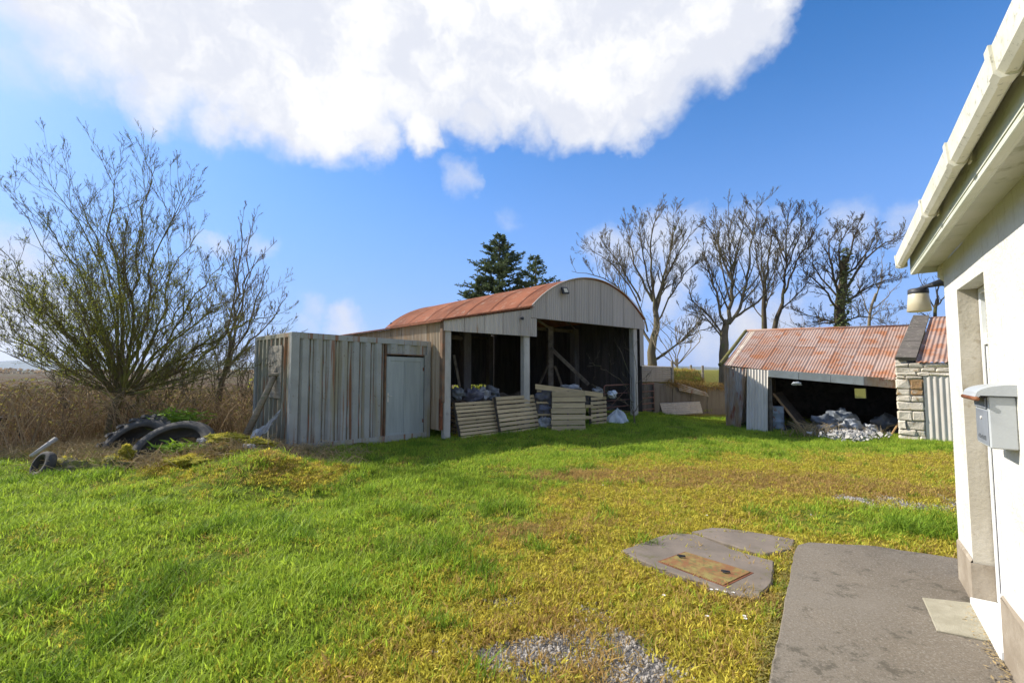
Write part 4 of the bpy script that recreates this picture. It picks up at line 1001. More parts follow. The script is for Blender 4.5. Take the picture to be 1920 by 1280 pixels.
bag(922, 737, 14.2, .26, 'plastic_grey', 'dark grey sack left of the middle pillar', 'sack', seed=3, grp=heap)
bag(858, 738, 13.1, .22, 'plastic_grey', 'small dark sack beside the barn corner post', 'sack', seed=14, grp=heap)
bag(1068, 728, 16.2, .30, 'plastic_pale', 'pale plastic sack on the heap behind the broad-board pallet', 'sack', (1.3, .8, .5), seed=4, grp=heap)
bag(1120, 733, 15.8, .17, 'plastic_pale', 'small pale sack peeping over the narrow pallet', 'sack', seed=5, grp=heap)
bag(1022, 742, 14.3, .26, 'plastic_blue', 'blue grey bag held behind the top of the open pallet', 'bag', (1, .6, 1), seed=6, grp='bags behind the open pallet')
bag(1022, 768, 14.3, .25, 'plastic_blue', 'darker bag halfway down behind the open pallet', 'bag', (1, .6, .9), seed=7, grp='bags behind the open pallet')
bag(1020, 793, 14.2, .22, 'plastic_pale', 'pale bag at the foot of the open pallet', 'bag', (1, .6, .9), seed=8, grp='bags behind the open pallet')
bag(1148, 739, 15.6, .16, 'plastic_white', 'small white bag hung by the rusty gate end', 'bag', seed=9)
# white tarp by the gate
p = gp(1160, 792)
def tarp(u, v):
    a = 6.2832*u; k = noise.noise((math.cos(a)*2, math.sin(a)*2, v*1.5)); cr = abs(noise.noise((math.cos(a)*5, math.sin(a)*5, v*2)))
    rr = v*(.42+.22*k); return Vector((math.cos(a)*rr*1.05-.05*(1-v), math.sin(a)*rr*.55, max(-.03, .52*(1-v)**.8*(.85+.3*k)-.10*cr*(1-v)+.06*cr*v)))+p
vs, fs = grid(40, 14, tarp); b = MB(); b.add(vs, fs)
o = b.build('plastic_sheet', M['plastic_white']); tag(o, 'crumpled white plastic sheet peaked up in the grass before the gate', 'sheet')
bag(1150, 787, float(p.y)+.15, .24, 'plastic_grey', 'dark bag in the grass under the white plastic sheet', 'bag', (1.4, .8, .5), seed=11)

# gate
ga = gp(1133, 785); gb = gp(1227, 776); gx = (gb-ga); gx.z = 0; GL = gx.length; gx.normalize()
gt = empty('farm_gate', ga, math.atan2(gx.y, gx.x)); tag(gt, 'rusty tubular farm gate at the right of the barn opening', 'gate')
GH = 1.22
for i, z in enumerate((.16, .40, .64, .90)):
    b = MB(); b.tube([(.02, 0, z), (GL-.02, 0, z)], .022, 6); b.build('rail', M['gate'], gt, True)
b = MB(); b.tube([(0, 0, .05), (0, 0, GH-.1), (.03, 0, GH-.03), (.1, 0, GH), (GL-.02, 0, GH)], .030, 7); b.build('top_bar', M['gate'], gt, True)
b = MB(); b.tube([(GL-.02, 0, .05), (GL-.02, 0, GH)], .021, 7); b.build('upright', M['gate'], gt, True)
b = MB(); b.tube([(GL*.5, 0, .16), (GL*.5, 0, GH)], .015, 6); b.build('upright', M['gate'], gt, True)
b = MB(); b.tube([(.03, .03, .2), (GL*.5, .03, GH-.05)], .012, 5); b.build('brace', M['gate'], gt, True)

# ------------------------------------------------------------------ retaining wall, sheets and posts at the right of the barn
wa = G(1228, 778, -.2); wb = G(1362, 774, -.2); wx = (wb-wa).normalized(); WL = (wb-wa).length
rw = empty('retaining_wall', wa, math.atan2(wx.y, wx.x)); tag(rw, 'dark old concrete retaining wall below the grass bank between barn and shed', 'wall')
rn = random.Random(8); x = -1.5; i = 0
while x < WL+.9:
    w = rn.uniform(.8, 1.5); h = 1.42-.35*max(0, min(1, x/WL*.8))+rn.uniform(-.05, .05)
    b = MB(); b.box((x, rn.uniform(0, .04), -.2), (x+w-.015, .25, h), .015, .006, rn); b.build('panel', M['concrete_old'], rw); x += w
b = MB(); b.box((-.12, -.10, -.2), (.20, .22, 1.42), .02); b.build('gate_post', M['concrete_old'], rw)
def flatsheet(name, pts, m, label, waves, along='v', cat='metal sheet', amp=.028):
    "corrugated sheet from four points bl, br, tr, tl; ridges run from bottom to top ('v') or side to side ('h')"
    bl, br_, tr, tl = map(Vector, pts)
    f = patch(bl, br_, tr, tl) if along == 'v' else patch(bl, tl, tr, br_)
    vs, fs = corr(waves, 2, f, amp); o = mesh_obj(name, vs, fs, M[m], None, True); tag(o, label, cat); return o
y = wa.y+.1
flatsheet('corrugated_sheet', (D(1197, 716, y-.2), D(1262, 716, y+.1), D(1262, 687, y+.1), D(1197, 685, y-.2)), 'sheet_lean', 'rusty grey corrugated sheet fixed level above the wall beside the barn corner', 8, 'h')
y = wa.y-.25
flatsheet('corrugated_sheet', (D(1244, 779, y), D(1318, 774, y-.05), D(1312, 752, y+.32), D(1237, 755, y+.3)), 'sheet_lean', 'pale corrugated sheet lying against the foot of the retaining wall', 6, 'h')
p = [D(1268, 716, y+.5), D(1325, 736, y+.4), D(1330, 744, y+.4), D(1274, 733, y+.5)]
flatsheet('corrugated_sheet', (p[3], p[2], p[1], p[0]), 'rusty_sheet', 'narrow rusty sheet sticking out under the overhanging bank grass', 4, 'h')
for px, top, w, yy, lab in ((1261, 676, .10, 20.6, 'tall fence post behind the corrugated sheet'), (1296, 684, .09, 22.6, 'left of the two short fence posts on the grass bank'), (1318, 685, .09, 22.6, 'right of the two short fence posts on the grass bank')):
    t_ = D(px, top, yy); b = MB(); b.box((t_.x-w*.5, yy, 1.2), (t_.x+w*.5, yy+w, t_.z), .01, .004); o = b.build('fence_post', M['wood_grey']); tag(o, lab, 'fence post', 'fence posts on the bank')
p = D(1309, 703, 22); bag(1309, 703, 22, .16, 'concrete', 'small pale stone on the grass bank between the two fence posts', 'stone', seed=20, name='stone')
# grass hanging over the wall
def hang(n, seed):
    rn = random.Random(seed); b = MB()
    for _ in range(n):
        t = rn.random(); x = .6+t*(WL-.2); h = 1.32-.3*min(1, x/WL*.8)
        p = wa+wx*x+Vector((rn.uniform(-.05, .05), .1, h+rn.uniform(.0, .3))); dn = rn.uniform(.1, .45)*(1.0 if .2 < t < .6 else .35); a = rn.uniform(-.2, .2)
        b.tube([p, p+Vector((a*.4, -.18, .03)), p+Vector((a, -.25, -dn*.5)), p+Vector((a*1.2, -.26, -dn))], [.005, .005, .004, .002], 3, False)
    return b
o = hang(650, 3).build('overhanging_grass', M['grass_brown']); tag(o, 'dry grass fringe hanging over the retaining wall', kind='stuff')

# ------------------------------------------------------------------ open shed (right)
sd = empty('open_shed'); tag(sd, 'low open fronted shed with a pink and rust corrugated roof', 'shed')
eL, eR = D(1357, 684, 16.7), D(1676, 712, 13.95); rL, rR = D(1405, 620, 19.7), D(1712, 611, 16.9)
rn = random.Random(12); n = 8
bk = (rL-eL); bk.z = 0; bkR = (rR-eR); bkR.z = 0
for i in range(n):
    for h in (0, 1):
        u0, u1 = i/n, (i+1)/n+.004
        def f(u, v):
            w = u0+(u1-u0)*u; e = eL.lerp(eR, w); r = rL.lerp(rR, w)
            v2 = v*.56 if h == 0 else .54+v*.46
            sag = -.05*math.sin(math.pi*w)*(1-v2)
            nn = (eR-eL).cross(r-e).normalized(); nn = nn if nn.z > 0 else -nn
            return e.lerp(r, v2)+Vector((0, 0, sag))+nn*(.008*h+.002*(i % 2)), nn
        vs, fs = corr(7.5, 3, f, .010); mesh_obj('roof_sheet', vs, fs, M['rust_pink'], sd, True)
def lerp_pts(a, b_, u): return Vector(a).lerp(Vector(b_), u)
bL = rL+bk*1.0; bL.z = eL.z+.1; bR = rR+bkR; bR.z = eR.z+.1
b = MB(); b.quadbox([rL, rR, bR, bL], .02); b.build('rear_roof', M['rust_pink'], sd)
b = MB(); b.tube([rL+Vector((-.1, 0, .0)), rR+Vector((0, 0, .0))], .06, 8); b.build('ridge_cap', M['rust_pink'], sd, True)
b = MB(); b.tube([eL+Vector((-.12, .05, -.0)), rL+Vector((-.12, .05, .0))], .07, 5); b.build('verge_mortar', M['mossy'], sd, True)
# front pieces
wy = 16.75
s1 = (G(1363, 801, -.27), G(1391, 805, -.27), D(1400, 692, 16.25), D(1357, 687, 16.8))
def patch_sheet(name, pts, m, waves, par, amp=.012, lab=None):
    f = patch(*[Vector(p) for p in (pts[0], pts[1], pts[2], pts[3])]); vs, fs = corr(waves, 4, f, amp); o = mesh_obj(name, vs, fs, M[m], par, True)
    if lab: o['label'] = lab
    return o
a0 = G(1362, 801, -.27); a1 = G(1389, 804, -.27)
patch_sheet('front_sheet', (a0, a1, D(1400, 691, a1.y+.03), D(1357, 687, a0.y)), 'rusty_sheet', 7, sd, .012, 'buckled rusty front sheet at the left end')
a2 = G(1400, 808, -.27); a3 = G(1440, 812, -.27)
patch_sheet('front_sheet', (a2, a3, D(1440, 694, a3.y+.03), D(1401, 691, a2.y+.03)), 'galv', 7, sd, .016, 'pale clean front sheet beside the opening')
b = MB(); q = D(1440, 694, a3.y+.08); b.box((q.x-.02, a3.y+.05, -.4), (q.x+.10, a3.y+.17, q.z), .01); b.build('post', M['wood_dark'], sd)
b = MB(); b.box((a1.x+.0, a1.y+.3, -.4), (a1.x+.1, a1.y+.4, 1.9), .01); b.build('post', M['wood_dark'], sd)
p = [D(1440, 706, a3.y-.02), D(1685, 728, 13.98), D(1685, 711, 13.98), D(1440, 694, a3.y-.02)]
for i in range(4):
    u0, u1 = i/4+.002, (i+1)/4-.002
    b = MB(); b.quadbox([p[0].lerp(p[1], u0), p[0].lerp(p[1], u1), p[3].lerp(p[2], u1)+Vector((0, 0, .02)), p[3].lerp(p[2], u0)+Vector((0, 0, .02))], -.05); b.build('fascia_board', M['white_board'] if i < 3 else M['rusty_sheet'], sd)
# walls: left end, right end, rear with a small hole
L0 = Vector((eL.x+.05, eL.y+.05, 0)); R0 = Vector((12.35, 14.45, 0)); LB = Vector((bL.x, bL.y-.1, 0)); RB = Vector((bR.x, bR.y, 0))
def wallq(a, c_, z0, z1a, z1c, th, name, m, par):
    a = Vector(a); c_ = Vector(c_); b = MB(); b.quadbox([(a.x, a.y, z0), (c_.x, c_.y, z0), (c_.x, c_.y, z1c), (a.x, a.y, z1a)], th); return b.build(name, M[m], par)
mid = L0.lerp(LB, .5); wallq(L0, mid, -.5, eL.z-.0, rL.z-.0, .2, 'side_wall', 'stone', sd); wallq(mid, LB, -.5, rL.z-.0, bL.z+.0, .2, 'side_wall', 'stone', sd)
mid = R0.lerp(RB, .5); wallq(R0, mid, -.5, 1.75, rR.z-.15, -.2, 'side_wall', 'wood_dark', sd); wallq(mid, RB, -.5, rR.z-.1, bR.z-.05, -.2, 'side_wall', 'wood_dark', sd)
# rear wall pieces leaving an opening
hd_ = (RB-LB); rwl = hd_.length; hu = hd_.normalized()
r_ = ray(1612, 737); k = None
# solve position on the rear wall line under the pixel
det = hu.x*(-r_.y)+r_.x*hu.y; s_ = ((-LB.x)*(-r_.y)-(-r_.x)*(-LB.y))/det; hp = LB+hu*s_; hz = CH+r_.z*(hp.y/r_.y)
for a, c_, z0, z1 in ((0, s_-.22, -.5, 2.1), (s_+.22, rwl, -.5, 2.1), (s_-.22, s_+.22, -.5, hz-.22), (s_-.22, s_+.22, hz+.22, 2.1)):
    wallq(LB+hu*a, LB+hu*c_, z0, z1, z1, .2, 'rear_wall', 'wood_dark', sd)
b = MB(); vs, fs = grid(8, 8, lambda u, v: L0.lerp(R0, u).lerp(LB.lerp(RB, u), v)+Vector((0, 0, -.22)))
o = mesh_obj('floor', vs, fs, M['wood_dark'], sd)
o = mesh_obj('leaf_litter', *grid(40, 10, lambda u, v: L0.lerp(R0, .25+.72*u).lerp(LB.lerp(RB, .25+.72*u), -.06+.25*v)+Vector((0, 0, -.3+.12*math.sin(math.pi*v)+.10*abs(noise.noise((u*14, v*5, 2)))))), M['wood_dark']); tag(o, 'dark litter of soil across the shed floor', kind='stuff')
# contents of the shed
p = G(1456, 806, -.25); dr_ = empty('steel_drum', (p.x+.1, p.y+.25, -.25)); tag(dr_, 'dented blue grey drum just inside the shed opening', 'drum')
b = MB(); b.lathe([(.28, 0), (.29, .01), (.28, .03), (.275, .26), (.29, .28), (.275, .30), (.275, .55), (.29, .57), (.275, .59), (.28, .76), (.29, .78), (.27, .785)], sides=24); b.build('body', M['drum'], dr_, True)
b = MB(); b.lathe([(.262, .775), (.262, .779)], sides=24); b.build('lid', M['rust'], dr_)
p0_, p1_ = G(1503, 808, -.22), D(1447, 738, 16.6)
b = MB(); bkv = Vector((.9, 1.0, 0)); b.quadbox([p0_, p0_+bkv, p1_+bkv, p1_], .05); o = b.build('leaning_board', M['wood_dark']); tag(o, 'big dark board leaning inside the shed behind the drum', 'board')
b = MB(); b.quadbox([p0_+Vector((-.01, -.07, 0)), p0_+Vector((-.0, -.012, 0)), p1_+Vector((0, -.012, 0)), p1_+Vector((-.01, -.07, 0))], .07); o = b.build('timber_length', M['wood_new']); tag(o, 'pale orange timber edge along the leaning board in the shed', 'timber')
p0_, p1_ = G(1670, 817, -.25), D(1689, 786, 14.45); b = MB(); b.tube([p0_, p1_], .025, 5); o = b.build('stick', M['wood_new']); tag(o, 'short orange stick leaning on the stone pier', 'stick')
for i, (px, py, r, m_, lab) in enumerate(((1546, 793, .38, 'plastic_grey', 'dark sack left in the shed rubble row'), (1575, 785, .45, 'plastic_grey', 'largest dark sack heaped in the middle of the shed'), (1597, 800, .30, 'plastic_pale', 'pale grey sack in front of the largest dark sack'), (1664, 795, .42, 'plastic_grey', 'dark sack at the right beside the stone pier'), (1631, 805, .24, 'plastic_pale', 'small pale sack behind the white rubble'), (1550, 807, .26, 'plastic_pale', 'flattened pale sack at the left end of the white rubble'))):
    bag(px, py, 15.2 if r > .35 else 14.7, r, m_, lab, 'sack', (1, .8, .75), 40+i, 'sacks inside the shed', 'sack')
bag(1587, 774, 15.6, .07, 'plastic_white', 'tiny white container on top of the sacks in the shed', 'container', seed=60, name='small_tub')
bag(1494, 719, 15.3, .09, 'plastic_white', 'small yellowish bundle hanging under the shed fascia', 'bundle', (1.7, .7, .7), 61, name='hanging_bundle')
# white rubble: loose shards as one mass
rn = random.Random(9); b = MB()
for _ in range(420):
    u = rn.gauss(.5, .22); px = 1530+130*u; py = 815+rn.gauss(0, 4.5)+4*u; q = G(px, min(py, 828), -.20)
    s = rn.uniform(.02, .10); ex = Vector([rn.uniform(-1, 1) for _ in range(3)]).normalized(); ey = ex.orthogonal().normalized(); ez = ex.cross(ey)
    q.z += rn.uniform(0, .14)
    b.add([q-ex*s-ey*s*.5-ez*.008, q+ex*s-ey*s*.4-ez*.008, q+ex*s*.8+ey*s*.5-ez*.008, q-ex*s*.7+ey*s*.6-ez*.008, q-ex*s-ey*s*.5+ez*.008, q+ex*s-ey*s*.4+ez*.008, q+ex*s*.8+ey*s*.5+ez*.008, q-ex*s*.7+ey*s*.6+ez*.008],
          [(0, 3, 2, 1), (4, 5, 6, 7), (0, 1, 5, 4), (1, 2, 6, 5), (2, 3, 7, 6), (3, 0, 4, 7)])
o = b.build('rubble', M['concrete']); tag(o, 'spill of broken white rubble at the mouth of the shed', kind='stuff')
rn = random.Random(19); b = MB()
for _ in range(260):
    px = rn.gauss(1520, 22) if rn.random() < .6 else rn.uniform(1500, 1660); q = G(px, 813+rn.uniform(-3, 6), -.22); a = rn.uniform(0, 6.28); h = rn.uniform(.12, .5)
    b.tube([q, q+Vector((math.cos(a)*h*.3, math.sin(a)*h*.3, h*.6)), q+Vector((math.cos(a)*h*.8, math.sin(a)*h*.8, h*.8))], [.008, .006, .003], 3, False)
o = b.build('dead_weeds', M['straw']); tag(o, 'tangle of dead weeds in front of the shed opening', kind='stuff')

# ------------------------------------------------------------------ stone outbuilding
ob = empty('stone_outbuilding'); tag(ob, 'whitewashed stone outbuilding with a corrugated door between shed and house', 'outbuilding')
W0 = Vector((12.05, 14.35, 0)); wd = Vector((.77, -.64, 0)).normalized(); wn = Vector((.64, .77, 0)).normalized()
W0 = G(1685, 816, -.14); W0.z = 0
def wp(x, y, z): return W0+wd*x+wn*y+Vector((0, 0, z))
def bb(b, name, m, par=ob):
    b.v = [wp(v.x, v.y, v.z) for v in b.v]; return b.build(name, M[m], par)
def wx_at(px):   # x along the wall line below a pixel column
    r = ray(px, 700); det = wd.x*(-r.y)+r.x*wd.y; return ((-W0.x)*(-r.y)-(-r.x)*(-W0.y))/det
xd = wx_at(1730); xh = wx_at(1785)
b = MB(); b.box((.04, .04, -.5), (xd, .4, 2.0)); b.box((xd+1.15, .04, -.5), (4.2, .4, 2.0)); b.box((xd, .04, 1.62), (xd+1.15, .4, 2.0)); bb(b, 'wall', 'mortar')
rn = random.Random(21)
z = -.3; row = 0
while z < 1.98:
    h = rn.uniform(.15, .34) if z < 1.5 else rn.uniform(.09, .16); h = min(h, 2.0-z); x = 0
    xe = xd if z+h < 1.66 else 3.6
    while x < xe-.05:
        w = rn.uniform(.18, .6); w = min(w, xe-x); w = xe-x if xe-x-w < .12 else w
        b = MB(); b.box((x+.005, rn.uniform(-.03, .0), z+.005), (x+w-.005, .2, z+h-.005), .03, .02, rn); o = bb(b, 'stone', 'stone_red' if rn.random() < .13 and z < 1.4 else 'stone'); x += w
    z += h; row += 1
# return face of the pier
f = patch(wp(xd+.01, .03, -.35), wp(xd+1.18, .03, -.35), wp(xd+1.18, .0, 1.63), wp(xd+.01, .0, 1.63)); vs, fs = corr(9, 4, f, .013); mesh_obj('sheet_door', vs, fs, M['galv'], ob, True)
b = MB(); b.box((4.0, .04, -.5), (4.2, 5.2, 2.0)); b.box((.04, 5.0, -.5), (4.2, 5.2, 2.0)); b.box((.04, .04, -.5), (.2, 5.0, 2.0)); bb(b, 'wall', 'mortar')
# roof and coping
c0, c1, c2, c3 = D(1678, 674, W0.y-.05), D(1717, 675, W0.y-.3), D(1742, 595, W0.y+2.9), D(1712, 594, W0.y+3.15)
k = 3; 
for i in range(3):
    u0, u1 = i/3+.003, (i+1)/3-.003
    b = MB(); b.quadbox([c0.lerp(c3, u0), c1.lerp(c2, u0), c1.lerp(c2, u1), c0.lerp(c3, u1)], .10); b.v = [v+Vector((0, 0, -.02)) for v in b.v]; b.build('coping_slab', M['coping'], ob)
b = MB(); b.quadbox([c0+Vector((.05, .06, -.45)), c0+Vector((.1, .1, -.03)), c3+Vector((.1, 0, -.03)), c3+Vector((.1, 0, -.7))], -.25); b.build('gable_wall', M['mortar'], ob)
r0, r1 = D(1717, 678, W0.y-.35), D(1745, 595, W0.y+2.8)
wdv = wd*1.0
for i in range(5):
    a = i*.66
    def f(u, v):
        nn = wdv.cross(r1-r0).normalized(); nn = nn if nn.z > 0 else -nn
        return r0.lerp(r1, v)+wdv*(a+.68*u)+nn*(.004*(i % 2)-.02), nn
    vs, fs = corr(6, 3, f, .016); mesh_obj('roof_sheet', vs, fs, M['rust_pink'], ob, True)
b = MB(); e = r1+(r1-r0)*1.0; e.z = r0.z; b.quadbox([r1, r1+wdv*3.3, e+wdv*3.3, e], .02); b.build('rear_roof', M['rust_pink'], ob)

# ------------------------------------------------------------------ trees
class Tubes:
    "many thin branches in one mesh, kept as plain lists"
    def __init__(s): s.v = []; s.f = []
    def add(s, pts, r0, r1, sides):
        n = len(pts); base = len(s.v)
        t = (pts[-1]-pts[0]).normalized(); u = t.orthogonal().normalized(); w = t.cross(u)
        cs = [(math.cos(6.2832*k/sides), math.sin(6.2832*k/sides)) for k in range(sides)]
        for i, p in enumerate(pts):
            r = r0+(r1-r0)*i/(n-1)
            for c, q in cs: s.v.append((p.x+(u.x*c+w.x*q)*r, p.y+(u.y*c+w.y*q)*r, p.z+(u.z*c+w.z*q)*r))
        for i in range(n-1):
            a = base+i*sides
            for k in range(sides):
                k2 = (k+1) % sides; s.f.append((a+k, a+k2, a+k2+sides, a+k+sides))
def sub(T, pts, L, r, lvl, cfg, rn, tips=None):
    "children along a polyline"
    ang0, up, kids, rmin, ratio = cfg['ang'], cfg['up'], cfg['kids'], cfg['rmin'], cfg.get('ratio', .55)
    n = len(pts)-1
    for c in range(max(1, int(kids[lvl]*rn.uniform(.75, 1.25)))):
        t = cfg.get('t0', .25)+(1-cfg.get('t0', .25))*rn.random()**.85; f = t*n; i = min(int(f), n-1); fr = f-i
        p = pts[i].lerp(pts[i+1], fr); tg = (pts[i+1]-pts[i]).normalized()
        ax = tg.orthogonal().normalized(); ax.rotate(Matrix.Rotation(rn.uniform(0, 6.283), 3, tg))
        d = tg.copy(); d.rotate(Matrix.Rotation(math.radians(rn.uniform(ang0*.6, ang0*1.4)), 3, ax)); d.z += up*rn.uniform(.5, 1.2); d.normalize()
        l = L*ratio*rn.uniform(.6, 1.15)*(1.15-.6*t); rr = max(rmin, r*(1-t*.75)*.55)
        seg = 4 if lvl > 1 else (3 if lvl == 1 else 2); q = [p]; dd = d.copy()
        for k in range(seg):
            dd = (dd+Vector((rn.uniform(-1, 1), rn.uniform(-1, 1), rn.uniform(-.6, 1)))*.20+Vector((0, 0, up*.16))).normalized(); q.append(q[-1]+dd*(l/seg))
        T.add(q, rr, rmin*.75, 5 if rr > .04 else 3)
        if tips is not None and lvl <= cfg.get('tiplvl', 1): tips.append(q)
        if lvl > 0: sub(T, q, l, rr, lvl-1, cfg, rn, tips)
def smooth_pts(pts, rn, jit, st=5):
    out = []
    n = len(pts)
    for i in range(n-1):
        a = pts[max(i-1, 0)]; b = pts[i]; c = pts[i+1]; d = pts[min(i+2, n-1)]
        for k in range(st):
            t = k/st; out.append(.5*((2*b)+(c-a)*t+(2*a-5*b+4*c-d)*t*t+(3*b-a-3*c+d)*t**3)+Vector((rn.uniform(-jit, jit), rn.uniform(-jit, jit), rn.uniform(-jit, jit)*.5)))
    out.append(pts[-1]); return out
def tree(name, y, trunk, limbs, r0, cfg, label, bark, seed, cat='tree', group=None, spread=1.0, twigmat=None, base_z=None, clip=1.0):
    rn = random.Random(seed); b0 = D(*trunk[0], y)
    gzv = float(gz(b0.x, y)) if base_z is None else base_z
    root = empty(name, (b0.x, y, gzv-.05)); tag(root, label, cat, group); o = Vector((b0.x, y, gzv-.05))
    tp = [D(*p, y)-o for p in trunk]; tp[0].z = 0 if tp[0].z > -.3 else tp[0].z
    if tp[0].z > .05: tp = [Vector((tp[0].x, 0, 0))]+tp
    tt = smooth_pts(tp, rn, r0*.12); n = len(tt)
    b = MB(); b.tube(tt, [r0*(1.35 if i == 0 else 1.1-.72*(i/n)**.8) for i in range(n)], 10); b.build('trunk', M[bark], root, True)
    T = Tubes(); tips = []
    for L_ in limbs:
        pp, rr = [(a, b if b > 640 or seed > 290 else b+(640-b)*.06) for a, b in L_[0]], L_[1]*r0*(.64 if 200 < seed < 230 else .68); dy = rn.uniform(-1, 1)*spread if len(L_) < 3 else L_[2]
        P = [D(px, py, y+dy*(i/(len(pp)-1))**1.0)-o for i, (px, py) in enumerate(pp)]
        q = smooth_pts(P, rn, .03+.01*len(P), 4); ln = sum((q[i+1]-q[i]).length for i in range(len(q)-1))
        m = len(q)
        for i in range(m-1): 
            ra = rr*(1-i/(m-1))+cfg['rmin']*1.4*(i/(m-1)); rb = rr*(1-(i+1)/(m-1))+cfg['rmin']*1.4*((i+1)/(m-1)); T.add([q[i], q[i+1]+(q[i+1]-q[i])*.04], ra, rb, 7 if ra > .08 else 5)
        sub(T, q, ln*clip, rr, cfg['lvl'], cfg, rn, tips)
    b = mesh_obj('crown', T.v, T.f, M[twigmat or bark], root, True)
    return root, T, tips, o
cfgA = dict(ang=40, up=.34, kids=[8, 9, 17], rmin=.0078, lvl=2, ratio=.37, t0=.15)
grp = 'bare trees on the bank behind the shed'
tree('bare_tree', 27, [(1225, 706), (1222, 660), (1231, 610), (1228, 570)], [
 ([(1229, 590), (1223, 520), (1222, 440), (1228, 388)], .55), ([(1228, 590), (1245, 520), (1275, 460), (1305, 415)], .5), ([(1226, 560), (1195, 500), (1180, 445), (1172, 412)], .42),
 ([(1222, 650), (1195, 590), (1170, 545), (1130, 515), (1072, 500)], .48), ([(1230, 570), (1250, 490), (1262, 430), (1262, 388)], .4), ([(1200, 560), (1165, 490), (1130, 440)], .33),
 ([(1230, 675), (1262, 650), (1300, 625), (1342, 608)], .42, -.8), ([(1235, 670), (1275, 640), (1310, 600), (1322, 575)], .35, .7), ([(1224, 560), (1205, 470), (1198, 395)], .35),
 ([(1215, 620), (1180, 530), (1140, 480), (1100, 455)], .3), ([(1232, 600), (1262, 540), (1290, 500), (1315, 480)], .3)],
 .30, cfgA, 'tall bare tree right behind the barn corner with low limbs over the wall', 'bark', 201, group=grp, spread=2.2)
tree('bare_tree', 26, [(1358, 690), (1357, 645), (1364, 600)], [
 ([(1364, 605), (1372, 540), (1370, 470), (1366, 378)], .6), ([(1365, 605), (1392, 560), (1402, 490), (1415, 420), (1422, 372)], .5), ([(1360, 612), (1345, 555), (1330, 500), (1318, 455)], .42),
 ([(1355, 628), (1330, 590), (1300, 560), (1284, 522)], .33), ([(1372, 520), (1345, 450), (1322, 398)], .35), ([(1378, 590), (1420, 560), (1450, 510), (1462, 450)], .36), ([(1355, 632), (1320, 590), (1278, 578)], .25),
 ([(1372, 500), (1390, 430), (1396, 378)], .32), ([(1368, 560), (1352, 480), (1342, 400)], .3)],
 .33, cfgA, 'tall bare tree with a thick forked trunk just left of the shed roof', 'bark', 202, group=grp, spread=2.2)
tree('bare_tree', 28, [(1433, 660), (1432, 600), (1433, 545)], [
 ([(1433, 560), (1438, 500), (1446, 440), (1440, 400)], .7), ([(1433, 545), (1420, 480), (1412, 420)], .45), ([(1434, 580), (1450, 530), (1455, 470)], .4), ([(1432, 600), (1405, 560), (1385, 520)], .3), ([(1434, 530), (1425, 450), (1428, 410)], .35)],
 .20, cfgA, 'slim bare tree with a straight upright stem over the shed roof', 'bark_dark', 203, group=grp, spread=1.6)
tree('bare_tree', 28.5, [(1446, 660), (1452, 620), (1466, 570)], [
 ([(1466, 575), (1472, 510), (1474, 440), (1478, 384)], .7), ([(1470, 545), (1495, 480), (1520, 430), (1532, 390)], .5), ([(1466, 575), (1500, 540), (1528, 500)], .35), ([(1472, 500), (1495, 440), (1505, 385)], .4), ([(1473, 480), (1455, 430), (1450, 390)], .35), ([(1475, 470), (1500, 420), (1515, 400)], .3)],
 .22, cfgA, 'bare tree leaning right beside the straight thin stem over the shed roof', 'bark_dark', 204, group=grp, spread=1.8)
rootD, TD, tipsD, oD = tree('ivy_tree', 27, [(1577, 660), (1575, 590), (1580, 530), (1585, 480)], [
 ([(1577, 560), (1560, 500), (1555, 450), (1568, 415)], .42), ([(1583, 540), (1612, 490), (1650, 450), (1688, 432)], .42), ([(1574, 580), (1540, 530), (1502, 490)], .35),
 ([(1575, 605), (1530, 592), (1482, 575)], .3), ([(1583, 565), (1630, 530), (1684, 512)], .33), ([(1585, 490), (1600, 440), (1612, 402)], .35), ([(1584, 510), (1622, 470), (1645, 415)], .33), ([(1575, 600), (1540, 605), (1500, 612)], .25), ([(1580, 520), (1572, 460), (1590, 412)], .33),
 ([(1580, 600), (1620, 590), (1665, 600)], .25), ([(1580, 560), (1530, 500), (1522, 455)], .3)],
 .34, dict(cfgA, up=.2), 'bare spreading tree with an ivy covered trunk above the shed roof', 'bark_dark', 205, group=grp, spread=2.4)
rn = random.Random(77); b = MB()
for _ in range(1500):
    t = rn.random()**1.3; py = 665-t*200; px = 1577+(1585-1577)*t; y = 27+rn.gauss(0, .4*(1-.4*t)); p = D(px+rn.gauss(0, 11*(1-.45*t)), py, y)-oD
    u = Vector([rn.uniform(-1, 1) for _ in range(3)]).normalized(); w = u.orthogonal().normalized(); s = rn.uniform(.05, .12); b.add([p-u*s, p+w*s*.8, p+u*s, p-w*s*.8], [(0, 1, 2, 3)])
b.build('ivy', M['ivy'], rootD)
tree('bare_tree', 31, [(1628, 650), (1630, 600), (1642, 550)], [
 ([(1640, 560), (1650, 520), (1655, 470)], .7), ([(1632, 590), (1615, 550), (1605, 510)], .5), ([(1638, 575), (1665, 550), (1690, 520)], .5), ([(1630, 600), (1650, 580), (1700, 570)], .4)],
 .13, dict(cfgA, kids=[4, 5, 8]), 'small pale thin tree between the ivy covered tree and the lantern', 'bark_pale', 206, group=grp, spread=1.2)
tree('bare_tree', 25, [(1752, 650), (1753, 600), (1757, 560)], [
 ([(1757, 565), (1760, 530), (1768, 490)], .7), ([(1755, 580), (1735, 540), (1722, 505)], .5), ([(1756, 570), (1780, 540), (1800, 500)], .5), ([(1753, 600), (1720, 580), (1690, 570)], .4)],
 .12, dict(cfgA, kids=[4, 5, 8]), 'thin bare tree seen behind the lantern at the house corner', 'bark_dark', 207, group=grp, spread=1.2)
rn0 = random.Random(4)
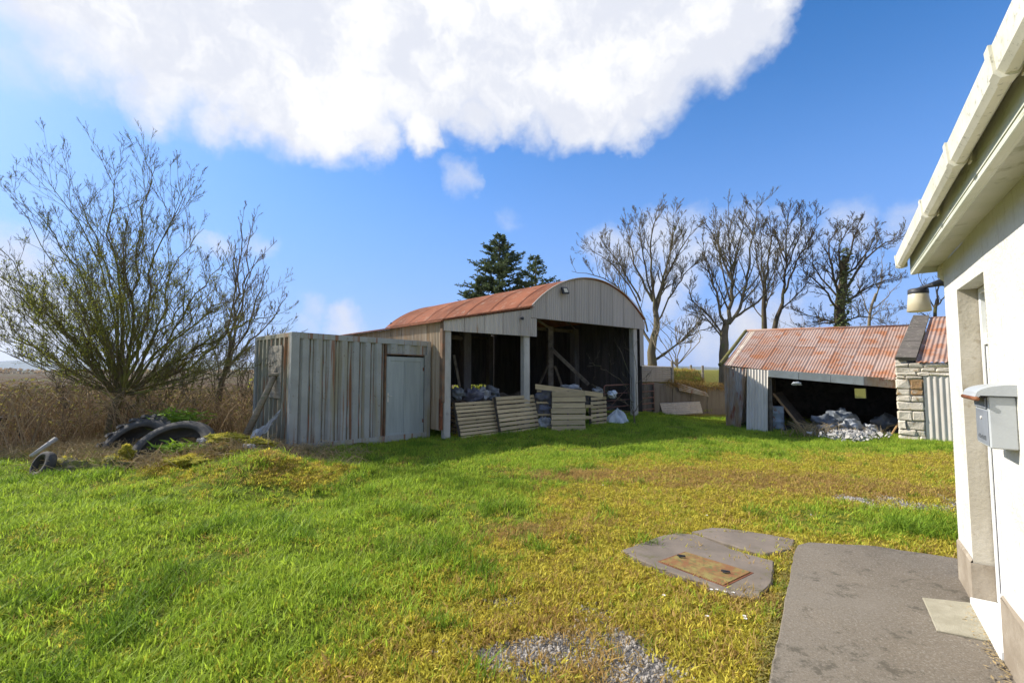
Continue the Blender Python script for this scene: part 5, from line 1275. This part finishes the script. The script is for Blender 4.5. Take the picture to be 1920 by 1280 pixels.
for i, (px, y) in enumerate(((1268, 24), (1500, 30), (1690, 29))):
    tree('bare_shrub', y, [(px, 690), (px+3, 672)], [([(px, 685), (px+rn0.uniform(-50, 50), 640), (px+rn0.uniform(-60, 60), 600)], .6) for _ in range(6)], .07, dict(cfgA, kids=[4, 4, 7]), ('tangled bare shrub low behind the retaining wall', 'low twiggy shrub behind the middle of the shed roof', 'low twiggy shrub behind the right end of the shed roof')[i], 'bark_pale', 230+i, 'shrub', 'bare shrubs on the bank', 1.5)
# dead bush inside the barn opening
tree('dead_bush', 15.4, [(1190, 790), (1188, 770)], [([(1188, 775), (1170, 720), (1130, 690), (1105, 680)], .5), ([(1188, 775), (1180, 710), (1160, 650)], .5), ([(1189, 770), (1150, 740), (1110, 720)], .5), ([(1190, 770), (1195, 720), (1185, 640)], .5), ([(1189, 775), (1160, 745), (1135, 745)], .4), ([(1190, 775), (1210, 740), (1215, 700)], .4)],
     .03, dict(ang=45, up=.15, kids=[4, 5], rmin=.005, lvl=1, ratio=.35, t0=.2), 'bare dead bush growing through the gate beside the right barn pillar', 'bark', 240, 'shrub', None, .5)

# big hedge tree on the left
cfgL = dict(ang=36, up=.32, kids=[6, 8, 15], rmin=.0038, lvl=2, ratio=.36, t0=.12, tiplvl=1)
limbsL = [([(222, 745), (150, 650), (60, 560), (-20, 480)], .34), ([(218, 750), (120, 690), (40, 640), (-30, 615)], .28), ([(218, 740), (140, 640), (70, 540), (-10, 400)], .3), ([(225, 735), (190, 600), (140, 470), (60, 330)], .32),
 ([(225, 735), (205, 560), (160, 400), (90, 265)], .32), ([(228, 735), (215, 560), (180, 400), (135, 270)], .3), ([(230, 735), (225, 560), (205, 400), (215, 262)], .32), ([(232, 735), (250, 580), (255, 420), (285, 262)], .33),
 ([(234, 735), (275, 600), (285, 450), (345, 300)], .34), ([(236, 738), (300, 610), (320, 480), (382, 380)], .32), ([(238, 740), (310, 640), (370, 540), (418, 462)], .34), ([(240, 742), (330, 640), (400, 570), (452, 548)], .34),
 ([(242, 745), (330, 670), (400, 640), (470, 600), (520, 585)], .38, -.4), ([(240, 765), (300, 715), (370, 680), (430, 625), (480, 600)], .42, .5), ([(224, 745), (170, 700), (110, 690), (60, 655)], .28), ([(226, 740), (180, 650), (120, 600), (50, 545)], .28),
 ([(230, 735), (240, 640), (232, 500), (240, 360)], .3), ([(234, 735), (285, 640), (340, 560), (352, 470)], .28), ([(232, 735), (262, 620), (300, 520), (315, 400)], .28), ([(228, 738), (190, 620), (165, 520), (110, 420)], .28), ([(222, 745), (160, 660), (90, 610), (10, 570)], .25),
 ([(234, 738), (300, 660), (350, 610), (410, 500)], .26), ([(228, 735), (210, 640), (150, 560), (20, 300)], .25)]
_r = random.Random(8)
limbsL = [([(x, y if y > 600 else y+(600-y)*.22) for x, y in L_[0]],)+L_[1:] for L_ in limbsL]
for _k in range(34):
    _a = R(_r.uniform(-82, 82)); _l = _r.uniform(190, 330); _x, _y = 228+math.sin(_a)*_l*1.05, 735-math.cos(_a)*_l*.95
    limbsL.append(([(228+_r.uniform(-8, 8), 740), (228+math.sin(_a)*_l*.5, 735-math.cos(_a)*_l*.42), (_x, _y-15)], .17))
rootL, TLx, tipsL, oL = tree('hedge_tree', 11.8, [(208, 795), (214, 770), (226, 742)], limbsL, .17, cfgL, 'large many stemmed hedge tree budding green behind the tractor tyres', 'bark_moss', 301, spread=2.4, base_z=-.25)
rn = random.Random(5); V = []; Fc = []
for q in tipsL:
    c = q[0]; d = (D(235, 610, 11.8)-oL-c).length
    if rn.random() > (.95-d/3.3)*.9: continue
    for _ in range(rn.randint(1, 2)):
        p = q[rn.randint(0, len(q)-1)]+Vector([rn.uniform(-.05, .05) for _ in range(3)]); u = Vector([rn.uniform(-1, 1) for _ in range(3)]).normalized(); w = u.orthogonal().normalized(); s = rn.uniform(.011, .026)
        k = len(V); V += [p-u*s, p+w*s*.6, p+u*s, p-w*s*.6]; Fc.append((k, k+1, k+2, k+3))
mesh_obj('leaves', V, Fc, M['leaf_bud'], rootL)
tree('hedge_sapling', 15.0, [(405, 775), (412, 730), (425, 690)], [
 ([(425, 695), (440, 600), (450, 500), (455, 412)], .5), ([(425, 695), (446, 600), (462, 510), (470, 430)], .5), ([(420, 710), (430, 620), (438, 540), (440, 450)], .45), ([(425, 690), (460, 620), (485, 560), (505, 500)], .4), ([(425, 690), (470, 640), (510, 600), (535, 560)], .4),
 ([(415, 720), (400, 650), (390, 590)], .35), ([(422, 700), (455, 660), (520, 630)], .35), ([(420, 710), (450, 690), (500, 690)], .3), ([(425, 700), (445, 590), (480, 480)], .4)],
 .13, dict(cfgL, rmin=.007, kids=[4, 6, 10]), 'slender upright bare tree between the big hedge tree and the container', 'bark', 302, 'tree', None, 1.2, base_z=-.45)
rn0 = random.Random(14)
for i, (px, y, top) in enumerate(((330, 14.5, 640), (375, 13.8, 660), (450, 16.5, 640), (130, 13.5, 690), (290, 13.2, 690), (480, 14.8, 660))):
    tree('hedge_shrub', y, [(px, 775), (px+2, 760)], [([(px, 770), (px+rn0.uniform(-40, 40), (770+top)/2), (px+rn0.uniform(-60, 60), top+rn0.uniform(-20, 20))], .6) for _ in range(9)], .035, dict(cfgL, rmin=.005, kids=[4, 5], lvl=1, ratio=.4),
         ('reddish twiggy shrub left of the slender upright tree', 'twiggy shrub right behind the tractor tyres', 'loose bare shrub under the slender upright tree', 'low shrub at the left foot of the big hedge tree', 'low twiggy shrub at the right foot of the big hedge tree', 'bare shrub close to the container end')[i], 'bark', 310+i, 'shrub', 'bare shrubs along the hedge bank', .8, base_z=-.35)
# far hedge line of small trees across the fields
rn = random.Random(60); b = MB()
for i in range(2200):
    x = rn.uniform(-900, -130); y = 420+rn.gauss(0, 4)+.1*x; h = (3.2+2.5*noise.noise((x*.02, 0, 0)))
    p = Vector((x, y, -1.2+rn.random()*h)); s = rn.uniform(.6, 1.6); u = Vector([rn.uniform(-1, 1) for _ in range(3)]).normalized(); w = u.orthogonal().normalized(); b.add([p-u*s, p+w*s, p+u*s, p-w*s], [(0, 1, 2, 3)])
o = b.build('far_hedge', M['scrub']); tag(o, 'distant dark hedge line across the fields at the left horizon', kind='stuff')
# evergreen thicket seen through the back of the barn
rn = random.Random(61); b = MB()
for i in range(5200):
    t = rn.random(); q = bw(-5+13*t, BD+3.0+rn.uniform(0, 1.6), 0); z = float(gz(q.x, q.y)); p = Vector((q.x, q.y, z+rn.random()**1.2*(1.9+.7*noise.noise((t*9, 0, 0))))); s = rn.uniform(.04, .11); u = Vector([rn.uniform(-1, 1) for _ in range(3)]).normalized(); w = u.orthogonal().normalized(); b.add([p-u*s, p+w*s*.6, p+u*s, p-w*s*.6], [(0, 1, 2, 3)])
o = b.build('bush_thicket', M['leaf_bud']); tag(o, 'sunlit bushes behind the barn seen through its open back', kind='stuff')

# conifers behind the barn
def conifer(px, py_top, y, halfw, label, seed, dens=1., basepx=600, droop=.25, sparse=0.):
    rn = random.Random(seed); top = D(px, py_top, y); z0 = float(gz(top.x, y)); Hh = top.z-z0
    root = empty('conifer', (top.x, y, z0)); tag(root, label, 'conifer', 'conifers behind the barn')
    b = MB(); b.tube([(0, 0, 0), (.05, 0, Hh*.5), (0, 0, Hh)], [.28, .16, .02], 8); b.build('trunk', M['bark_dark'], root, True)
    T = Tubes(); V = []; Fc = []
    nb = int(150*dens)
    for i in range(nb):
        t = (i+rn.random())/nb; z = Hh*(.12+.88*t); L = min(halfw, halfw*2.4*((1-t)**.85))*rn.uniform(.5, 1.15)+.15; a = rn.uniform(0, 6.283)
        up = rn.uniform(.1, .7) if t > .4 else rn.uniform(-.15, .45); pts = [Vector((0, 0, z))]; d = Vector((math.cos(a), math.sin(a), up)).normalized()
        for k in range(5):
            pts.append(pts[-1]+d*L/5); d = (d+Vector((rn.uniform(-.1, .1), rn.uniform(-.1, .1), -.10*droop*4+.10*k*.5))).normalized()
        T.add(pts, .035*(1-t)+.012, .006, 3)
        for k in range(int(L*34*(1-sparse))+10):
            f = rn.uniform(.18, 1)*5; j = min(int(f), 4); c = pts[j].lerp(pts[j+1], f-j); dr = (pts[j+1]-pts[j]).normalized()
            s = rn.uniform(.22, .46)*(1.15-.1*f); e = (dr*.6+Vector((rn.uniform(-1, 1), rn.uniform(-1, 1), rn.uniform(-.7, .45)))*.75).normalized(); w = e.orthogonal().normalized(); w.rotate(Matrix.Rotation(rn.uniform(0, 3.14), 3, e))
            k0 = len(V); V += [c, c+e*s*.55+w*s*.17, c+e*s, c+e*s*.55-w*s*.17]; Fc.append((k0, k0+1, k0+2, k0+3))
    mesh_obj('branches', T.v, T.f, M['bark_dark'], root); mesh_obj('needles', V, Fc, M['needles'], root)
conifer(936, 441, 36, 3.1, 'tallest dark conifer behind the rusty barn roof', 401, 1.7)
conifer(1004, 479, 38, 2.6, 'shorter open conifer just left of the round barn gable', 402, 1.0, sparse=.4)
conifer(880, 545, 35, 1.2, 'small conifer tip at the left of the tallest conifer', 403, .9)
conifer(902, 520, 35, 1.3, 'low bushy conifer between the small tip and the tallest conifer', 404, .9)
conifer(975, 520, 37, 1.2, 'low conifer tip between the two taller conifers', 405, .8)

# ------------------------------------------------------------------ tyres
def tyre(center, rot, Ro, Ri, W, label, seed, lugs=22, name='tractor_tyre', grp=None):
    root = empty(name, center); root.rotation_euler = rot; tag(root, label, 'tyre', grp)
    b = MB(); n = 40; prof = []
    for k in range(13):
        a = math.pi*k/12; prof.append((Ri+(Ro-Ri)*(.12+.88*math.sin(a)**.7), -W/2*math.cos(a)*(1.0 if .2 < k/12 < .8 else .86)))
    prof = [(Ri, -W*.40)]+prof[1:-1]+[(Ri, W*.40), (Ri+.03, W*.34), (Ro-.10, W*.36), (Ro-.08, 0), (Ro-.10, -W*.36), (Ri+.03, -W*.34)]
    m = len(prof); vs = []; fs = []
    for i in range(n):
        a = 6.28318*i/n; ca, sa = math.cos(a), math.sin(a)
        for r, z in prof: vs.append((r*ca, r*sa, z))
    for i in range(n):
        i2 = (i+1) % n
        for k in range(m): k2 = (k+1) % m; fs.append((i*m+k, i2*m+k, i2*m+k2, i*m+k2))
    b.add(vs, fs); b.build('casing', M['rubber'], root, True)
    b0 = None
    for i in range(lugs):
        for sgn in (-1, 1):
            a = 6.28318*(i+(.5 if sgn > 0 else 0))/lugs; da = 6.28318/lugs
            if b0 is None or sgn != last:
                pass
            def P(r, aa, z): return Vector((r*math.cos(aa), r*math.sin(aa), z))
            R1 = Ro-.012; R2 = Ro+.045; w = da*.20
            b = MB(); b.add([P(R1, -w, .0), P(R1, w, .0), P(R1-.05, da*.75+w, sgn*W*.46), P(R1-.05, da*.75-w, sgn*W*.46), P(R2, -w*.7, .0), P(R2, w*.7, .0), P(R2-.03, da*.75+w*.7, sgn*W*.45), P(R2-.03, da*.75-w*.7, sgn*W*.45)],
                            [(0, 3, 2, 1), (4, 5, 6, 7), (0, 1, 5, 4), (1, 2, 6, 5), (2, 3, 7, 6), (3, 0, 4, 7)])
            if i == 0: 
                o = b.build('lug', M['rubber'], root); 
                if sgn < 0: LM = o.data
                else: LP = o.data
            else: o = link('lug', LM if sgn < 0 else LP, root)
            o.rotation_euler = (0, 0, a)
    return root
cT = D(322, 840, 8.75)
tyre((cT.x, 8.8, cT.z-.10), (R(42), R(6), 0), .74, .50, .36, 'big bald tractor tyre lying tilted on the moss in front of the hedge', 1, 0)
cT2 = D(262, 826, 9.7)
tyre((cT2.x-.05, 9.7, cT2.z-.24), (R(50), R(-22), R(12)), .80, .52, .42, 'big lugged tractor tyre lying tilted behind the bald tractor tyre', 2, 20)
cT3 = gp(68, 893); tyre((cT3.x, cT3.y+.1, cT3.z+.16), (R(68), R(12), R(-25)), .22, .135, .16, 'small worn car tyre lying half buried at the far left', 3, 0, 'car_tyre')
# mossy log, stones and rubbish of the bank
def stone(px, py, y, r, m, label, seed, sc=(1, .8, .6), grp=None, name='mossy_stone', cat='stone', amp=.3, dz=0.):
    p = D(px, py, y); vs, fs = lump(r, seed, sc, amp, 30, 20); rn = random.Random(seed)
    vs = [v*(1+.10*noise.noise(v*22)) for v in vs]
    if m in ('moss', 'mossy'):
        f = MB()
        for _ in range(1500 if m == 'moss' else 650):
            c = rn.choice(vs); 
            if c.z < -r*sc[2]*.5: continue
            d = (c.normalized()+Vector([rn.uniform(-.9, .9) for _ in range(3)])).normalized()*rn.uniform(.012, .035); w = d.orthogonal().normalized()*.004; q = c+Vector([rn.uniform(-.02, .02) for _ in range(3)])
            f.add([q-w+p, q+w+p, q+d+p], [(0, 1, 2)])
        fz = (f, M['grass_yellow'] if m == 'moss' or rn.random() < .5 else M['grass_brown'])
    else: fz = None
    b = MB(); b.add([v+Vector((p.x, p.y, p.z+dz)) for v in vs], fs); o = b.build(name, M[m], None, False); tag(o, label, cat, grp)
    if fz: q = fz[0].build('moss_fuzz', fz[1], o); q['kind'] = 'stuff'
    return o
stone(120, 884, 7.75, .27, 'mossy', 'rotting moss topped log lying beside the small car tyre', 501, (1.75, .75, .62), None, 'mossy_log', 'log', .35)
gm = 'mossy lumps and stones on the bank'
stone(238, 850, 8.3, .15, 'moss', 'yellow moss cushion at the left edge of the bald tractor tyre', 502, (.75, .5, .8), gm)
stone(215, 872, 8.0, .20, 'mossy', 'dark mossy lump below the bald tractor tyre at left', 503, (1.0, .7, .8), gm)
stone(237, 876, 7.8, .17, 'mossy', 'lower mossy lump beside the dark one under the tyre', 504, (1.2, .7, .6), gm)
stone(350, 864, 7.75, .17, 'moss', 'flat bright yellow moss cushion in front of the bald tyre', 505, (1.9, .9, .35), gm)
stone(425, 822, 8.6, .22, 'moss', 'yellow moss cushion right of the tyre, on the rubble', 506, (1.8, .8, .4), gm)
stone(482, 832, 8.5, .20, 'moss', 'yellow moss cushion nearest the container corner', 507, (1.7, .8, .4), gm)
stone(418, 842, 8.2, .13, 'mossy', 'small dark mossy lump between the yellow cushions', 508, (1.1, .8, .7), gm)
stone(466, 838, 8.3, .085, 'concrete', 'pale rounded stone on the rubble near the container', 509, (1.3, .8, .7), gm, 'stone')
stone(480, 845, 8.2, .09, 'stone_red', 'brown broken brick lump below the pale rounded stone', 510, (1.5, .8, .6), gm, 'stone')
stone(379, 826, 8.5, .06, 'concrete', 'tiny white stone at the right rim of the bald tyre', 511, (1.4, .8, .8), gm, 'stone')
p, q = D(58, 858, 8.5)+Vector((0, 0, .03)), D(105, 824, 8.9)+Vector((0, 0, .02)); b = MB(); b.tube([p, q], [.035, .045], 8); o = b.build('pale_branch', M['concrete'], None, True); tag(o, 'pale bare branch lying slanted behind the mossy log', 'branch')
for px, yy, lab in ((30, 10.4, 'right leg post of the broken little fence at the far left edge'), (3, 10.4, 'left leg post of the broken little fence at the far left edge')):
    t_ = D(px, 778, yy); b = MB(); b.box((t_.x-.05, yy, t_.z-1.0), (t_.x+.05, yy+.08, t_.z), .01); o = b.build('fence_post', M['wood_dark']); tag(o, lab, 'fence post', 'posts of the broken fence')
p, q = D(-6, 784, 10.36), D(34, 781, 10.36); b = MB(); b.tube([p, q], .035, 5); o = b.build('fence_rail', M['wood_dark']); tag(o, 'short rail across the broken little fence at the far left edge', 'fence rail')
# ferny green clump behind the tyres
rn = random.Random(91); b = MB()
for _i in range(900):
    c = D(rn.gauss(335, 22), 800+rn.gauss(-14, 8), 10.3+rn.uniform(-.3, .3)) if _i < 420 else D(rn.gauss(345, 22), 848+rn.gauss(-6, 5), 8.75+rn.uniform(-.3, .3)); a = rn.uniform(0, 6.28); L = rn.uniform(.12, .3); d = Vector((math.cos(a), math.sin(a), rn.uniform(.1, .9))).normalized(); w = d.orthogonal().normalized()*.02
    b.add([c-w, c+w, c+d*L+Vector((0, 0, -.05))], [(0, 1, 2)])
o = b.build('green_weeds', M['grass_dark']); tag(o, 'patch of fresh green weeds growing behind and inside the bald tractor tyre', kind='stuff')

# ------------------------------------------------------------------ daisies and small weeds
def daisy(px, py, lab, s=1.):
    p = gp(px, py); root = empty('daisy', p); tag(root, lab, 'daisy', 'daisies in the turf')
    b = MB(); n = 9; h = .045*s; b.tube([(0, 0, 0), (.004, 0, h)], .0012, 4); b.build('stem', M['grass'], root)
    b = MB()
    for k in range(n):
        a = 6.283*k/n; d = Vector((math.cos(a), math.sin(a), .25)); w = Vector((-math.sin(a), math.cos(a), 0))*.0035*s; c = Vector((.004, 0, h))
        b.add([c, c+d*.008*s-w, c+d*.014*s, c+d*.008*s+w], [(0, 1, 2, 3)])
    b.build('petals', M['petal'], root); b = MB(); b.lathe([(.003*s, h-.001), (.003*s, h+.002), (.001, h+.004)], (.004, 0, 0), 6); b.build('eye', M['daisy_eye'], root)
dz = [(1333, 1116, 'leftmost of the row of four daisies below the manhole pad'), (1343, 1116, 'second of the row of four daisies below the manhole pad'), (1359, 1120, 'third of the row of four daisies below the manhole pad'), (1374, 1122, 'rightmost of the row of four daisies below the manhole pad'),
      (1244, 1127, 'lone daisy below the left side of the manhole pad'), (1395, 1167, 'upper daisy of the pair near the concrete edge'), (1397, 1172, 'lower daisy of the pair near the concrete edge'), (1325, 1167, 'small daisy between the pair and the gravel'), (1325, 973, 'daisy in the moss beyond the far pad'), (1130, 915, 'tiny daisy in the middle of the lawn')]
for x, y, l in dz: daisy(x, y, l, 1.05)
rn = random.Random(33)
b = MB()
for _ in range(2600):
    t = rn.random(); q = (G(1497, 1028, .0)).lerp(G(1440, 1280, 0), t*1.05) + Vector((-abs(rn.gauss(0, .05)), rn.gauss(0, .04), 0)); q.z = float(gz(q.x, q.y))+rn.uniform(0, .05); a = rn.uniform(0, 6.28); s = rn.uniform(.006, .016)
    d = Vector((math.cos(a), math.sin(a), rn.uniform(-.1, .6)))*s; w = Vector((-d.y, d.x, 0))*.5; b.add([q-d, q+w, q+d, q-w], [(0, 1, 2, 3)])
o = b.build('edge_weeds', M['scrub_leaf']); tag(o, 'small brown green weeds along the left edge of the concrete apron', kind='stuff')
b = MB()
for _ in range(260):
    t = rn.random(); q = hw(DO+.05+t*1.5, -.02-abs(rn.gauss(0, .04)), SZ+.012); a = rn.uniform(0, 6.28); s = rn.uniform(.006, .018)
    d = Vector((math.cos(a), math.sin(a), rn.uniform(-.1, .4)))*s; w = Vector((-d.y, d.x, 0))*.4; b.add([q-d, q+w, q+d, q-w], [(0, 1, 2, 3)])
o = b.build('leaf_debris', M['straw']); tag(o, 'dry leaf scraps along the foot of the house wall', kind='stuff')

# ------------------------------------------------------------------ air over the fields
hz = MB(); hz.box((-7900, -320, -6), (3600, 5400, 210)); hm = bpy.data.materials.new('haze'); hm.use_nodes = True; ht = NT(hm.node_tree)
pv = ht.n('ShaderNodeVolumePrincipled', None, Color=(.80, .88, 1.0), Density=.00010, Anisotropy=.2); o_ = ht.n('ShaderNodeOutputMaterial'); ht.t.links.new(pv.outputs[0], o_.inputs['Volume'])
o = hz.build('haze', hm); tag(o, 'thin blue haze of air over the distant fields and hill', kind='stuff')
